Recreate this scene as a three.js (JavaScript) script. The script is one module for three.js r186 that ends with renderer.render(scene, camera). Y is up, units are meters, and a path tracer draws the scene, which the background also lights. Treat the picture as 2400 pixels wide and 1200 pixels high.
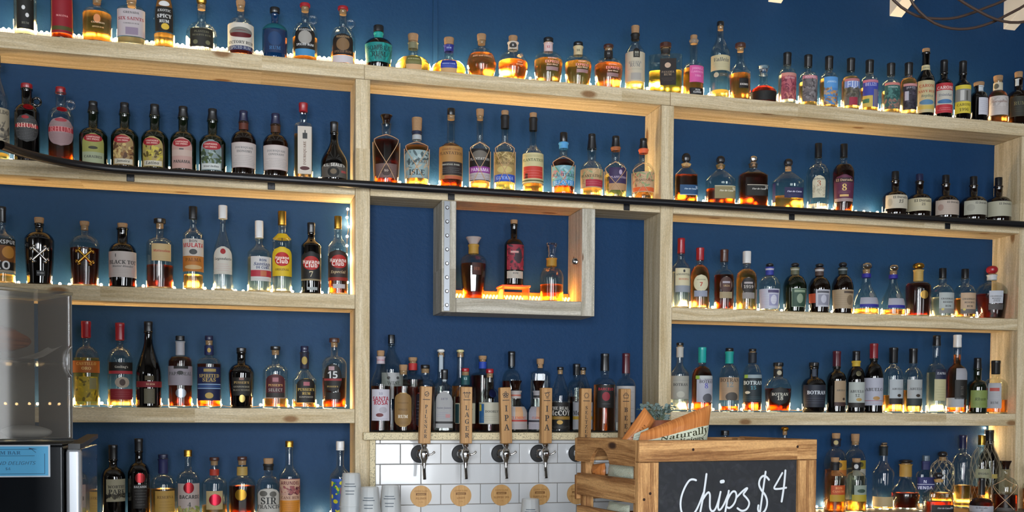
import * as THREE from 'three';
import { RoundedBoxGeometry } from 'three/addons/geometries/RoundedBoxGeometry.js';
import { mergeGeometries, mergeVertices, toCreasedNormals } from 'three/addons/utils/BufferGeometryUtils.js';
import { RectAreaLightUniformsLib } from 'three/addons/lights/RectAreaLightUniformsLib.js';

// ---------- camera, sky, windows' daylight, exposure ----------
const CH = 1.62;                                   // eye height; heights below are given from the floor
const scene = new THREE.Scene();
const camera = new THREE.PerspectiveCamera(2 * Math.atan(1045.3 / 2493.9) * 180 / Math.PI, 2400 / 2090.6, 0.05, 60);
camera.setViewOffset(2400, 2090.6, 0, 0, 2400, 1200);
camera.position.set(-0.492, CH, 3.84);
camera.rotation.order = 'YXZ';
camera.rotation.set(-1.8731 * Math.PI / 180, -14.93 * Math.PI / 180, 0.362 * Math.PI / 180);
scene.background = new THREE.Color(0.80, 0.90, 1.0);
scene.backgroundIntensity = 0.8;
const renderer = new THREE.WebGLRenderer();
renderer.toneMapping = THREE.LinearToneMapping;
renderer.toneMappingExposure = 1.08;
renderer.shadowMap.enabled = true;
RectAreaLightUniformsLib.init();
const DAYPOWER = 8.5;
const DAY = new THREE.Color(0.90, 0.95, 1.0);
const BACK = 5.7, LEFT = -4.2, RIGHT = 5.4;          // inner faces of the room
const WINDOWS = [-2.7, -1.15, 0.75, 3.7], BRIGHT = [0.5, 3.4, 1.4, 0.5];            // windows in the wall behind the camera, centres
const WIN_W = 1.05, WIN_Y0 = 0.95, WIN_Y1 = 2.9;
const SIDE_WINDOWS = [3.4];                         // window in the left wall, centre along z
function dayLight(x, y, z, w, h, ry, power) {
  const l = new THREE.RectAreaLight(DAY, power, w, h);
  l.name = 'window_daylight'; l.position.set(x, y, z); l.rotation.y = ry; scene.add(l);
}
WINDOWS.forEach((x, i) => dayLight(x, (WIN_Y0 + WIN_Y1) / 2, BACK - 0.02, WIN_W, WIN_Y1 - WIN_Y0, 0, DAYPOWER * BRIGHT[i]));   // neighbours outside shade the outer windows
for (const z of SIDE_WINDOWS) dayLight(LEFT + 0.02, (WIN_Y0 + WIN_Y1) / 2, z, WIN_W, WIN_Y1 - WIN_Y0, -Math.PI / 2, DAYPOWER * 0.5);

// ---------- helpers ----------
let seed = 7;
const rnd = () => { seed = (seed * 1664525 + 1013904223) >>> 0; return seed / 4294967296; };
const rr = (a, b) => a + (b - a) * rnd();
const V3 = (x, y, z) => new THREE.Vector3(x, y, z);
const taken = new Map();
function numbered(n) { const k = taken.get(n) ?? 0; taken.set(n, k + 1); return k ? n + '_' + String(k).padStart(3, '0') : n; }
function thing(name, label, category, [x, y, z] = [0, 0, 0], turn = 0, group) {
  const o = new THREE.Group(); o.name = numbered(name); o.position.set(x, y, z); o.rotation.y = turn;
  o.userData = { label, category }; if (group) o.userData.group = group;
  scene.add(o); return o;
}
function part(name, geo, mat, parent, label) {
  const m = new THREE.Mesh(geo, mat); m.name = name; m.castShadow = m.receiveShadow = true;
  if (label) m.userData.label = label;
  parent.add(m); return m;
}
function struct(name, geo, mat, label) {
  const m = part(name, geo, mat, scene); m.userData = { label, category: 'structure', kind: 'structure' }; return m;
}
function single(name, geo, mat, label, category, group) {
  const m = part(numbered(name), geo, mat, scene); m.userData = { label, category }; if (group) m.userData.group = group; return m;
}
function noise2(s) {
  const g = new Float32Array(256 * 256); let q = s;
  for (let i = 0; i < g.length; i++) { q = (q * 1664525 + 1013904223) >>> 0; g[i] = q / 4294967296; }
  return (x, y) => {
    const xi = Math.floor(x), yi = Math.floor(y), fx = x - xi, fy = y - yi, u = fx * fx * (3 - 2 * fx), v = fy * fy * (3 - 2 * fy);
    const at = (a, b) => g[((b & 255) << 8) | (a & 255)];
    return (at(xi, yi) * (1 - u) + at(xi + 1, yi) * u) * (1 - v) + (at(xi, yi + 1) * (1 - u) + at(xi + 1, yi + 1) * u) * v;
  };
}
const N1 = noise2(11), N2 = noise2(57);
function dataTex(w, h, f, srgb, rx = 1, ry = 1) {
  const d = new Uint8Array(w * h * 4);
  for (let y = 0; y < h; y++) for (let x = 0; x < w; x++) {
    const c = f(x, y), i = (y * w + x) * 4;
    d[i] = c[0]; d[i + 1] = c[1]; d[i + 2] = c[2]; d[i + 3] = 255;
  }
  const t = new THREE.DataTexture(d, w, h); t.magFilter = THREE.LinearFilter; t.wrapS = t.wrapT = THREE.RepeatWrapping;
  if (srgb) t.colorSpace = THREE.SRGBColorSpace; t.repeat.set(rx, ry); t.needsUpdate = true; return t;
}
// wood: grain runs along u; uv in metres
function woodTex(lo, hi, { w = 1024, h = 256, W = 1.25, Hm = 0.3, grain = 1, knots = 5, s = 0, knot = [96, 60, 34] } = {}) {
  const K = []; for (let i = 0; i < knots; i++) K.push([rr(40, w - 40), rr(20, h - 20), rr(5, 11)]);
  return dataTex(w, h, (x, y) => {
    let bend = 0, kd = 0;
    for (const [kx, ky, kr] of K) {
      const dx = (x - kx) / 2.2, dy = y - ky, d = Math.hypot(dx, dy) / kr;
      if (d < 6) bend += Math.sign(dy || 1) * kr * 0.9 * Math.exp(-d * 0.6);
      if (d < 1.4) kd = Math.max(kd, 1 - Math.max(0, d - 0.7) / 0.7);
    }
    const yy = y - bend + 16 * N1(x * 0.006 + s, y * 0.012);
    let t = 0.5 * N2(x * 0.004 + s * 3, yy * 0.09) + 0.3 * N1(x * 0.012, yy * 0.35 + s) + 0.2 * N2(x * 0.06, yy * 0.9);
    t = Math.min(1, Math.max(0, 0.5 + (t - 0.5) * 1.7 * grain));
    const f = 0.94 + 0.12 * N1(x * 0.3, y * 0.6);
    return [0, 1, 2].map((c) => Math.min(255, ((lo[c] + (hi[c] - lo[c]) * t) * (1 - kd) + knot[c] * kd) * f));
  }, true, 1 / W, 1 / Hm);
}
const std = (o) => new THREE.MeshStandardMaterial(o), phy = (o) => new THREE.MeshPhysicalMaterial(o);
const grainBump = dataTex(256, 256, (x, y) => { const v = 255 * (0.6 * N1(x * 0.05, y * 0.9) + 0.4 * N2(x * 0.2, y * 0.5)); return [v, v, v]; }, false, 3, 8);
const M = {
  pine: std({ map: woodTex([184, 162, 122], [224, 208, 176], { s: 1, knots: 2, knot: [140, 104, 66] }), bumpMap: grainBump, bumpScale: 0.0004, roughness: 0.72 }),
  pineGrey: std({ map: woodTex([168, 160, 142], [214, 208, 194], { s: 4, knots: 2, grain: 1.2 }), bumpMap: grainBump, bumpScale: 0.0005, roughness: 0.75 }),
  crate: std({ map: woodTex([128, 84, 44], [206, 158, 102], { s: 9, knots: 6, grain: 1.3, knot: [60, 34, 18] }), bumpMap: grainBump, bumpScale: 0.0006, roughness: 0.7 }),
  handle: std({ map: woodTex([150, 102, 54], [206, 158, 98], { s: 14, knots: 2 }), roughness: 0.5 }),
  badge: std({ map: woodTex([188, 142, 84], [214, 170, 108], { s: 21, knots: 0 }), roughness: 0.6 }),
  wall: phy({ color: '#163b62', roughness: 0.55, specularIntensity: 0.35 }),
  plaster: std({ color: '#5d564d', roughness: 0.9 }),
  white: std({ color: '#d9d8d4', roughness: 0.7 }),
  floor: std({ map: woodTex([92, 66, 44], [140, 106, 74], { s: 30 }), roughness: 0.6 }),
  iron: phy({ color: '#15151a', roughness: 0.42, metalness: 0.3, clearcoat: 0.3, clearcoatRoughness: 0.3 }),
  chrome: std({ color: '#d8d8d8', roughness: 0.12, metalness: 1 }),
  steel: std({ color: '#b9bcc0', roughness: 0.3, metalness: 1 }),
  black: std({ color: '#0c0c0f', roughness: 0.35 }),
  rubber: std({ color: '#18181a', roughness: 0.6 }),
};
M.wall.bumpMap = dataTex(512, 512, (x, y) => { const v = 255 * (0.55 * N1(x * 0.12, y * 0.12) + 0.45 * N2(x * 0.4, y * 0.4)); return [v, v, v]; }, false, 2, 2);
M.wall.bumpScale = 0.0006;
M.wall.map = dataTex(512, 512, (x, y) => { const v = 236 + 19 * (0.6 * N2(x * 0.02, y * 0.02) + 0.4 * N1(x * 0.3, y * 0.25)); return [v, v, v]; }, true, 0.7, 0.7);

function metricUV(g, grain, ou = rr(0, 5), ov = rr(0, 5)) {   // u along the grain axis, v across it, in metres
  const p = g.attributes.position, n = g.attributes.normal, uv = new Float32Array(p.count * 2);
  const ax = 'xyz'.indexOf(grain);
  for (let i = 0; i < p.count; i++) {
    const q = [p.getX(i), p.getY(i), p.getZ(i)], m = [n.getX(i), n.getY(i), n.getZ(i)].map(Math.abs);
    const k = m.indexOf(Math.max(...m));
    let a = ax, b = [0, 1, 2].find((c) => c !== ax && c !== k);
    if (k === ax) { a = (ax + 1) % 3; b = (ax + 2) % 3; }
    uv[i * 2] = q[a] + ou; uv[i * 2 + 1] = q[b] + ov;
  }
  g.setAttribute('uv', new THREE.BufferAttribute(uv, 2)); return g;
}
function board(x0, x1, y0, y1, z0, z1, grain = 'x', r = 0.002) {
  const g = new RoundedBoxGeometry(x1 - x0, y1 - y0, z1 - z0, 1, r);
  g.translate((x0 + x1) / 2, (y0 + y1) / 2, (z0 + z1) / 2);
  return metricUV(g, grain);
}
const box = (x0, x1, y0, y1, z0, z1) => { const g = new THREE.BoxGeometry(x1 - x0, y1 - y0, z1 - z0); g.translate((x0 + x1) / 2, (y0 + y1) / 2, (z0 + z1) / 2); return metricUV(g, 'x'); };
const tube = (pts, r, seg = 24, rad = 8) => new THREE.TubeGeometry(new THREE.CatmullRomCurve3(pts.map((p) => (p.isVector3 ? p : V3(...p)))), seg, r, rad);
const cyl = (r0, r1, h, seg = 24) => new THREE.CylinderGeometry(r1, r0, h, seg);
function lathe(pts, seg = 28, crease = 0.7) { return toCreasedNormals(new THREE.LatheGeometry(pts.map(([r, y]) => new THREE.Vector2(Math.max(r, 0), y)), seg), crease); }

// ---------- the room ----------
const WZ = -0.17;                                   // painted wall behind the shelves
struct('floor', box(LEFT - 0.2, RIGHT + 0.2, -0.1, 0, WZ - 0.2, BACK + 0.2), M.floor, 'brown boarded floor');
struct('wall_front', box(LEFT - 0.2, RIGHT + 0.2, 0, 5.9, WZ - 0.15, WZ), M.wall, 'matte navy blue painted wall behind the shelves');
struct('wall_right', box(RIGHT, RIGHT + 0.15, 0, 6.6, WZ, BACK), M.plaster, 'pale side wall of the room');
function wallWithOpenings(name, along, at0, at1, lo, hi, centres, label) {
  const gs = [], put = (a, b, y0, y1) => gs.push(along === 'x' ? box(a, b, y0, y1, lo, hi) : box(lo, hi, y0, y1, a, b));
  put(at0, at1, 0, WIN_Y0); put(at0, at1, WIN_Y1, 6.6);
  let a = at0;
  for (const c of centres) { put(a, c - WIN_W / 2, WIN_Y0, WIN_Y1); a = c + WIN_W / 2; }
  put(a, at1, WIN_Y0, WIN_Y1);
  struct(name, mergeGeometries(gs), M.plaster, label);
}
wallWithOpenings('wall_back', 'x', LEFT - 0.15, RIGHT + 0.15, BACK, BACK + 0.15, WINDOWS, 'pale wall with windows facing the shelves');
wallWithOpenings('wall_left', 'z', WZ, BACK, LEFT - 0.15, LEFT, SIDE_WINDOWS, 'pale side wall with windows');
let winNo = 0;
function windowFrame(c, along) {
  const W2 = WIN_W / 2, gs = [];
  const put = (a, b, y0, y1) => gs.push(along === 'x' ? box(a, b, y0, y1, BACK + 0.04, BACK + 0.1) : box(LEFT - 0.1, LEFT - 0.04, y0, y1, a, b));
  put(c - W2, c - W2 + 0.05, WIN_Y0, WIN_Y1); put(c + W2 - 0.05, c + W2, WIN_Y0, WIN_Y1);
  put(c - W2 + 0.05, c + W2 - 0.05, WIN_Y0, WIN_Y0 + 0.05); put(c - W2 + 0.05, c + W2 - 0.05, WIN_Y1 - 0.05, WIN_Y1);
  put(c - 0.02, c + 0.02, WIN_Y0 + 0.05, WIN_Y1 - 0.05);
  const g = new THREE.Group(); g.name = 'window_' + (++winNo); g.userData = { label: 'tall daylight window with white frame', category: 'window', kind: 'structure' }; scene.add(g);
  part('window_frame', mergeGeometries(gs), M.white, g);
  const pane = phy({ color: '#ffffff', transmission: 1, thickness: 0, roughness: 0 });
  part('pane', along === 'x' ? box(c - W2 + 0.05, c + W2 - 0.05, WIN_Y0 + 0.05, WIN_Y1 - 0.05, BACK + 0.065, BACK + 0.071) : box(LEFT - 0.071, LEFT - 0.065, WIN_Y0 + 0.05, WIN_Y1 - 0.05, c - W2 + 0.05, c + W2 - 0.05), pane, g);
}
WINDOWS.forEach((x) => windowFrame(x, 'x')); SIDE_WINDOWS.forEach((z) => windowFrame(z, 'z'));
struct('wall_partition', mergeGeometries([box(-3.4, -0.85, 0, 2.3, 2.2, 2.3), box(-3.42, -0.84, 2.3, 2.34, 2.18, 2.32)]), M.plaster, 'booth partition on the guests side of the bar');
// vaulted ceiling rising from the shelf wall, with white rafters
const RS = 0.45, RY = CH + 1.687;                  // slope, underside of the rafters at the wall
{
  const run = 3.6, L = Math.hypot(run, run * RS), a = Math.atan(RS);
  const slope = (geo) => { geo.rotateX(-a); geo.translate(0, RY, WZ); return geo; };
  const ceil = slope(box(LEFT - 0.1, RIGHT + 0.1, 0.2, 0.26, -0.3, L + 0.2));
  const flat = box(LEFT - 0.1, RIGHT + 0.1, RY + run * RS + 0.2, RY + run * RS + 0.28, WZ + run - 0.1, BACK + 0.2);
  struct('ceiling', mergeGeometries([ceil, flat]), M.plaster, 'pale ceiling sloping up from the blue wall');
  for (let k = -10; k <= 6; k++) {
    const x = 2.254 + 0.57 * k;
    if (x < LEFT || x > RIGHT - 0.1) continue;
    const m = struct(numbered('ceiling_beam'), slope(board(x - 0.03, x + 0.03, 0, 0.2, -0.02, L, 'z')), M.white, 'white sloping rafter');
    m.userData.label = 'white painted rafter sloping up from the blue wall';
    m.userData.group = 'white rafters';
  }
}
struct('trim_1', board(0.257, 0.276, CH + 1.232, RY + 0.15, WZ - 0.005, WZ + 0.008, 'y'), M.wall, 'blue painted vertical batten over the panel joint');

// ---------- shelving ----------
const S = { T1: CH + 1.2314, T0: CH + 1.1795, A1: CH + 0.8195, A0: CH + 0.7675, BL1: CH + 0.4137, BL0: CH + 0.3628, BR1: CH + 0.4066, BR0: CH + 0.3577, CL1: CH + 0.0046, CL0: CH - 0.0467, CR1: CH + 0.0028, CR0: CH - 0.049 };
const P0 = [-1.73, -1.678], P1 = [-0.0523, 0], P2 = [1.1181, 1.17], P3 = [2.7595, 2.8115];
const COUNTER = CH - 0.405;
{
  const sh = thing('back_bar_shelving', 'pale pine back bar shelving with uprights and thick shelf boards', 'shelving', [0, COUNTER, 0]);
  const add = (n, g) => { g.translate(0, -COUNTER, 0); part(n, g, M.pine, sh); };
  const z0 = WZ + 0.0005, z1 = 0;
  for (const [a, b] of [[P0[0], -0.021], [-0.0205, 1.1535], [1.154, P3[1]]]) add('top_board', board(a, b, S.T0, S.T1, z0, z1));
  for (const [a, b] of [P0, P1, P2, P3]) add('upright', board(a, b, COUNTER, S.T0 - 0.0008, z0, z1, 'y'));
  const shelf = (a, b, y0, y1) => add('shelf_board', board(a + 0.0006, b - 0.0006, y0, y1, z0, z1 - 0.001));
  shelf(P0[1], P1[0], S.A0, S.A1); shelf(P1[1], P2[0], S.A0, S.A1); shelf(P2[1], P3[0], S.A0, S.A1);
  shelf(P0[1], P1[0], S.BL0, S.BL1); shelf(P2[1], P3[0], S.BR0, S.BR1);
  shelf(P0[1], P1[0], S.CL0, S.CL1); shelf(P2[1], P3[0], S.CR0, S.CR1);
}
// back counter below the frame, front bar counter, tap wall
single('back_counter', box(LEFT + 0.01, RIGHT - 0.01, 0, COUNTER - 0.001, WZ + 0.001, 0.55), std({ color: '#8d8272', roughness: 0.5 }), 'long counter under the shelves along the blue wall', 'counter');
const BAR = 1.07;
single('bar_counter', box(-3.2, 2.6, 0, BAR, 0.85, 1.75), std({ color: '#5f4a38', roughness: 0.45 }), 'front bar counter under the wooden crate', 'counter');

const LEDGE1 = CH - 0.079, LEDGE0 = CH - 0.1065;
const speck = std({ roughness: 0.6, map: dataTex(512, 512, (x, y) => { const a = N1(x * 0.25, y * 0.25), b = N2(x * 0.6, y * 0.6), k = a > 0.74 ? 0.74 : 1; const v = k * (0.9 + 0.2 * b); return [222 * v, 207 * v, 168 * v]; }, true, 3, 3) });
struct('trim_2', mergeGeometries([board(-0.026, 1.142, LEDGE0, LEDGE1, 0.0005, 0.032, 'x', 0.003), board(0.0005, 1.1176, LEDGE0, LEDGE1, -0.169, 0.0015)]), speck, 'speckled cream ledge above the beer taps');
struct('trim_3', board(0.0005, 0.0212, COUNTER, LEDGE0 - 0.0005, -0.02, 0.0015, 'y'), speck, 'speckled cream edge strip beside the white tiles');
{
  const tw = new THREE.Group(); tw.name = 'wall_tap'; tw.userData = { label: 'white glazed subway tile wall behind the beer taps', category: 'tiled wall', kind: 'structure' }; scene.add(tw);
  part('grout', box(0.0215, 1.1175, COUNTER, LEDGE0 - 0.0005, -0.169, -0.006), std({ color: '#8f8a84', roughness: 0.9 }), tw);
  const mats = ['#d6d8da', '#d0d3d6', '#dadbdc'].map((c) => phy({ color: c, roughness: 0.12, clearcoat: 0.6, clearcoatRoughness: 0.05 }));
  const pw = 0.1497, ph = 0.0748;
  for (let row = 0; row < 5; row++) {
    const y1 = CH - 0.1206 - (row - 1) * ph, y0 = y1 - ph, off = row % 2 ? 0.1123 : 0.0385;
    for (let k = -1; k < 8; k++) {
      const a = Math.max(0.022, off + k * pw + 0.0012), b = Math.min(1.117, off + (k + 1) * pw - 0.0012), t = Math.min(y1 - 0.0012, LEDGE0 - 0.001), u = Math.max(y0 + 0.0012, COUNTER + 0.001);
      if (b - a < 0.008 || t - u < 0.004) continue;
      const g = new RoundedBoxGeometry(b - a, t - u, 0.008, 1, 0.0018); g.translate((a + b) / 2, (u + t) / 2, -0.004);
      part('tile', g, mats[Math.floor(rnd() * 3)], tw);
    }
  }
}

// ---------- ladder rail in front of the middle shelf ----------
{
  const y = CH + 0.797, z = 0.045, r = 0.0138;
  const t = thing('ladder_rail', 'black iron pipe rail running along the middle shelf, curving forward at one end', 'rail', [0.6, y, z]);
  const pts = [];
  for (let a = 70; a >= 0; a -= 10) { const q = a * Math.PI / 180; pts.push([-0.8 - 0.38 * Math.sin(q) - 0.6, 0, 0.38 * (1 - Math.cos(q))]); }
  for (let x = -0.7; x <= 3.01; x += 0.35) pts.push([x - 0.6, 0, 0]);
  part('pipe', tube(pts, r, 120, 12), M.iron, t);
  part('coupling', cyl(r + 0.0012, r + 0.0012, 0.012, 16).rotateZ(Math.PI / 2).translate(-0.4465 - 0.6, 0, 0), M.iron, t);
  for (const x of [-0.81, -0.345, 0.296, 0.978, 1.679, 2.40]) {
    const b = mergeGeometries([board(x - 0.6 - 0.0125, x - 0.6 + 0.0125, S.A0 + 0.001 - y, S.A0 + 0.04 - y, -z + 0.0006, -z + 0.0046), board(x - 0.6 - 0.0125, x - 0.6 + 0.0125, -0.006, 0.002, -z + 0.0006, -0.004), board(x - 0.6 - 0.0125, x - 0.6 + 0.0125, S.A0 + 0.03 - y, -0.002, -z + 0.0006, -z + 0.0046)]);
    const br = part('bracket', b, M.iron, t);
    part('bolt', cyl(0.004, 0.004, 0.003, 10).rotateX(Math.PI / 2).translate(x - 0.6, S.A0 + 0.016 - y, -z + 0.005), M.rubber, br);
  }
}

// ---------- glass, liquids, caps ----------
const pane = (c, r = 0.02) => phy({ color: c, transmission: 1, thickness: 0, roughness: r, ior: 1.5 });
const dark = (c, r = 0.06) => phy({ color: c, roughness: r, clearcoat: 1, clearcoatRoughness: 0.03 });
const liq = (c, d) => phy({ color: '#ffffff', transmission: 1, thickness: 0.06, roughness: 0.25, ior: 1.36, attenuationColor: new THREE.Color(c), attenuationDistance: d });
const GLASS = { c: pane('#eef1ee'), u: phy({ color: '#0b2f55', roughness: 0.08, clearcoat: 1, clearcoatRoughness: 0.03 }), k: dark('#050506'), g: dark('#0a1409'), b: dark('#100704') };
const LIQ = { a: liq('#f0982e', 0.11), d: liq('#e08a2a', 0.085), m: liq('#b85c20', 0.042), r: liq('#ea7c26', 0.10), y: liq('#f6c23a', 0.12), p: liq('#f0e8b4', 0.17), w: liq('#f4f6f4', 0.8) };
const solidGlass = phy({ color: '#ffffff', transmission: 1, thickness: 0.02, roughness: 0.01, ior: 1.5 });
const CORK = std({ color: '#b48e68', roughness: 0.85, map: dataTex(64, 64, (x, y) => { const v = 200 + 55 * N1(x * 0.5, y * 0.5); return [v, v, v]; }, true) });
const CAPC = { bk: '#0f0f12', red: '#98121f', redd: '#7a1820', wh: '#d6d4d2', gold: '#b48c3c', blue: '#20307a', navy: '#171c40', teal: '#129a96', brown: '#43231a', burg: '#4c1420', slate: '#4a5a68', dark: '#15151a', silver: '#c8c8c8', white: '#e0dfda', cream: '#d8cf98' };
const capMats = {};
const capMat = (k) => capMats[k] ??= k === 'silver' || k === 'gold' ? std({ color: CAPC[k], metalness: 1, roughness: k === 'gold' ? 0.32 : 0.15 }) : phy({ color: CAPC[k], roughness: 0.4, clearcoat: 0.4, clearcoatRoughness: 0.2 });
const RAFFIA = std({ color: '#c9a27c', roughness: 0.8 }), CORD = std({ color: '#a79c86', roughness: 0.8 });

// surface of revolution with a round or squarish section; welded, closed at the axis
const section = (th, n, sz) => { const c = Math.abs(Math.sin(th)), s = Math.abs(Math.cos(th)) ; const k = n === 2 ? 1 : 1 / Math.pow(Math.pow(c, n) + Math.pow(s, n), 1 / n); return [Math.sin(th) * k, Math.cos(th) * k * sz]; };
function revolve(pts, seg = 28, n = 2, sz = 1) {
  const pos = [], idx = [], first = pts[0][0] === 0, last = pts[pts.length - 1][0] === 0, ring = [];
  pts.forEach(([r, y], i) => {
    if ((i === 0 && first) || (i === pts.length - 1 && last)) { ring.push([pos.length / 3]); pos.push(0, y, 0); return; }
    const a = []; for (let k = 0; k < seg; k++) { const [x, z] = section(k / seg * 2 * Math.PI, n, sz); a.push(pos.length / 3); pos.push(x * r, y, z * r); }
    ring.push(a);
  });
  for (let i = 0; i + 1 < ring.length; i++) {
    const A = ring[i], B = ring[i + 1];
    for (let k = 0; k < seg; k++) {
      const k2 = (k + 1) % seg;
      if (A.length === 1 && B.length === 1) continue;
      if (A.length === 1) idx.push(A[0], B[k2], B[k]); else if (B.length === 1) idx.push(A[k], A[k2], B[0]);
      else idx.push(A[k], A[k2], B[k2], A[k], B[k2], B[k]);
    }
  }
  const g = new THREE.BufferGeometry(); g.setAttribute('position', new THREE.Float32BufferAttribute(pos, 3)); g.setIndex(idx); g.computeVertexNormals(); return g;
}
const at = (pts, y) => { for (let i = 1; i < pts.length; i++) if (y <= pts[i][1]) { const [r0, y0] = pts[i - 1], [r1, y1] = pts[i]; return y1 === y0 ? r1 : r0 + (r1 - r0) * (y - y0) / (y1 - y0); } return pts[pts.length - 1][0]; };
function profile(b) {                                // [radius, height] up the outside of the glass
  const { H, R, s, n, c, nr, k, tb } = b, N = R * nr, pts = [[0, 0], [R * tb * 0.86, 0], [R * tb * 0.97, 0.0018], [R * tb, 0.006]];
  const lo = 0.006, S0 = s * H, N0 = n * H, C0 = c * H;
  for (let i = 1; i <= 5; i++) { const t = i / 5, y = lo + (S0 - lo) * t; pts.push([R * (tb + (1 - tb) * Math.sin(t * Math.PI / 2)), y]); }
  const m = 8;
  for (let i = 1; i <= m; i++) {
    const t = i / m;
    let f;
    if (k === 'o') f = Math.sqrt(Math.max(0, 1 - t * t)) * 0.82 + (1 - t) * 0.18;
    else if (k === 's') f = 0.5 + 0.5 * Math.cos(Math.PI * t);
    else f = (1 - t) * 0.86 + 0.14 * Math.sqrt(1 - t * t);
    pts.push([N + (R - N) * f, S0 + (N0 - S0) * t]);
  }
  const top = Math.max(C0, N0 + 0.004);
  pts.push([N * 0.98, N0 + (top - N0) * 0.5], [N * 0.98, top - 0.0095], [N * 1.12, top - 0.008], [N * 1.14, top - 0.003], [N * 1.02, top]);
  return pts;
}
// ---------- printed labels: one sheet, packed ----------
const SHEET = 2048, PXM = 1750, cells = [];
const sheet = document.createElement('canvas'); sheet.width = sheet.height = SHEET;
const cx = sheet.getContext('2d');
const paper = std({ roughness: 0.62 }), foil = std({ roughness: 0.32, metalness: 0.75 }), onGlass = std({ roughness: 0.5, transparent: true });
function drawCell(c) {
  const { x, y, w, h, bg, ops } = c; let q = 1 + Math.round(x * 31 + y * 17); const rd = () => { q = (q * 1664525 + 1013904223) >>> 0; return q / 4294967296; };
  cx.save(); cx.beginPath(); cx.rect(x - 1, y - 1, w + 2, h + 2); cx.clip(); cx.translate(x, y);
  if (bg !== 'none') { cx.fillStyle = bg; cx.fillRect(-1, -1, w + 2, h + 2); }
  for (const op of ops) {
    const kind = op[0], colon = op.indexOf(':'), args = (colon > 0 ? op.slice(1, colon) : op.slice(1)).split(',');
    const f = args.map(Number);
    if (kind === 'B') { cx.fillStyle = args[2]; cx.fillRect(0, f[0] * h, w, (f[1] - f[0]) * h); }
    else if (kind === 'Q') { cx.fillStyle = args[4]; cx.fillRect(f[0] * w, f[1] * h, (f[2] - f[0]) * w, (f[3] - f[1]) * h); }
    else if (kind === 'O') { cx.fillStyle = args[4]; cx.beginPath(); cx.ellipse(f[0] * w, f[1] * h, f[2] * w, f[3] * h, 0, 0, 7); cx.fill(); }
    else if (kind === 'F') { cx.strokeStyle = args[0]; cx.lineWidth = f[1]; cx.strokeRect(f[1] / 2, f[1] / 2, w - f[1], h - f[1]); }
    else if (kind === 'P') { for (let i = 0; i < 46; i++) { cx.fillStyle = args[2 + Math.floor(rd() * 3)]; cx.beginPath(); cx.ellipse(rd() * w, (f[0] + rd() * (f[1] - f[0])) * h, (0.03 + rd() * 0.12) * w, (0.01 + rd() * 0.05) * h, rd() * 3, 0, 7); cx.fill(); } }
    else if (kind === 'L') { cx.fillStyle = args[3]; for (let i = 0; i < f[2]; i++) { const yy = (f[0] + (f[1] - f[0]) * (i + 0.5) / f[2]) * h, ww = (0.45 + 0.4 * rd()) * w; for (let u = 0; u < ww;) { const l = 2 + rd() * 7; cx.fillRect((w - ww) / 2 + u, yy, l, Math.max(1, h * 0.012)); u += l + 2; } } }
    else if (kind === 'T' || kind === 'V') {
      let text = op.slice(colon + 1), ux = 0.5; const m = /,(\.\d+)$/.exec(text); if (m) { ux = +m[1]; text = text.slice(0, m.index); }
      const fam = { s: 'serif', n: 'sans-serif', b: 'sans-serif', i: 'serif' }[args[3]], st = args[3] === 'b' || args[3] === 's' ? 'bold ' : args[3] === 'i' ? 'italic bold ' : '';
      cx.font = st + '40px ' + fam; const tw = cx.measureText(text).width, want = kind === 'V' ? f[1] * h * 0.62 : f[1] * w;
      const px = Math.min(40 * want / tw, (kind === 'V' ? 0.6 * w : 0.34 * h));
      cx.font = st + px.toFixed(1) + 'px ' + fam; cx.fillStyle = args[2]; cx.textAlign = 'center'; cx.textBaseline = 'middle';
      if (kind === 'V') { cx.save(); cx.translate(0.5 * w, 0.56 * h); cx.rotate(-Math.PI / 2); cx.fillText(text, 0, 0); cx.restore(); }
      else cx.fillText(text, ux * w, f[0] * h);
    }
  }
  cx.restore();
}
function packAll() {
  const list = cells.slice().sort((a, b) => b.h - a.h); let x = 2, y = 2, row = 0;
  for (const c of list) { if (x + c.w + 4 > SHEET) { x = 2; y += row + 4; row = 0; } c.x = x; c.y = y; x += c.w + 4; row = Math.max(row, c.h); }
  if (y + row > SHEET) console.log('label sheet overfull', y + row);
  cells.forEach(drawCell);
  const t = new THREE.CanvasTexture(sheet); t.colorSpace = THREE.SRGBColorSpace; t.generateMipmaps = false; paper.map = t; foil.map = t; onGlass.map = t;
}
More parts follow.
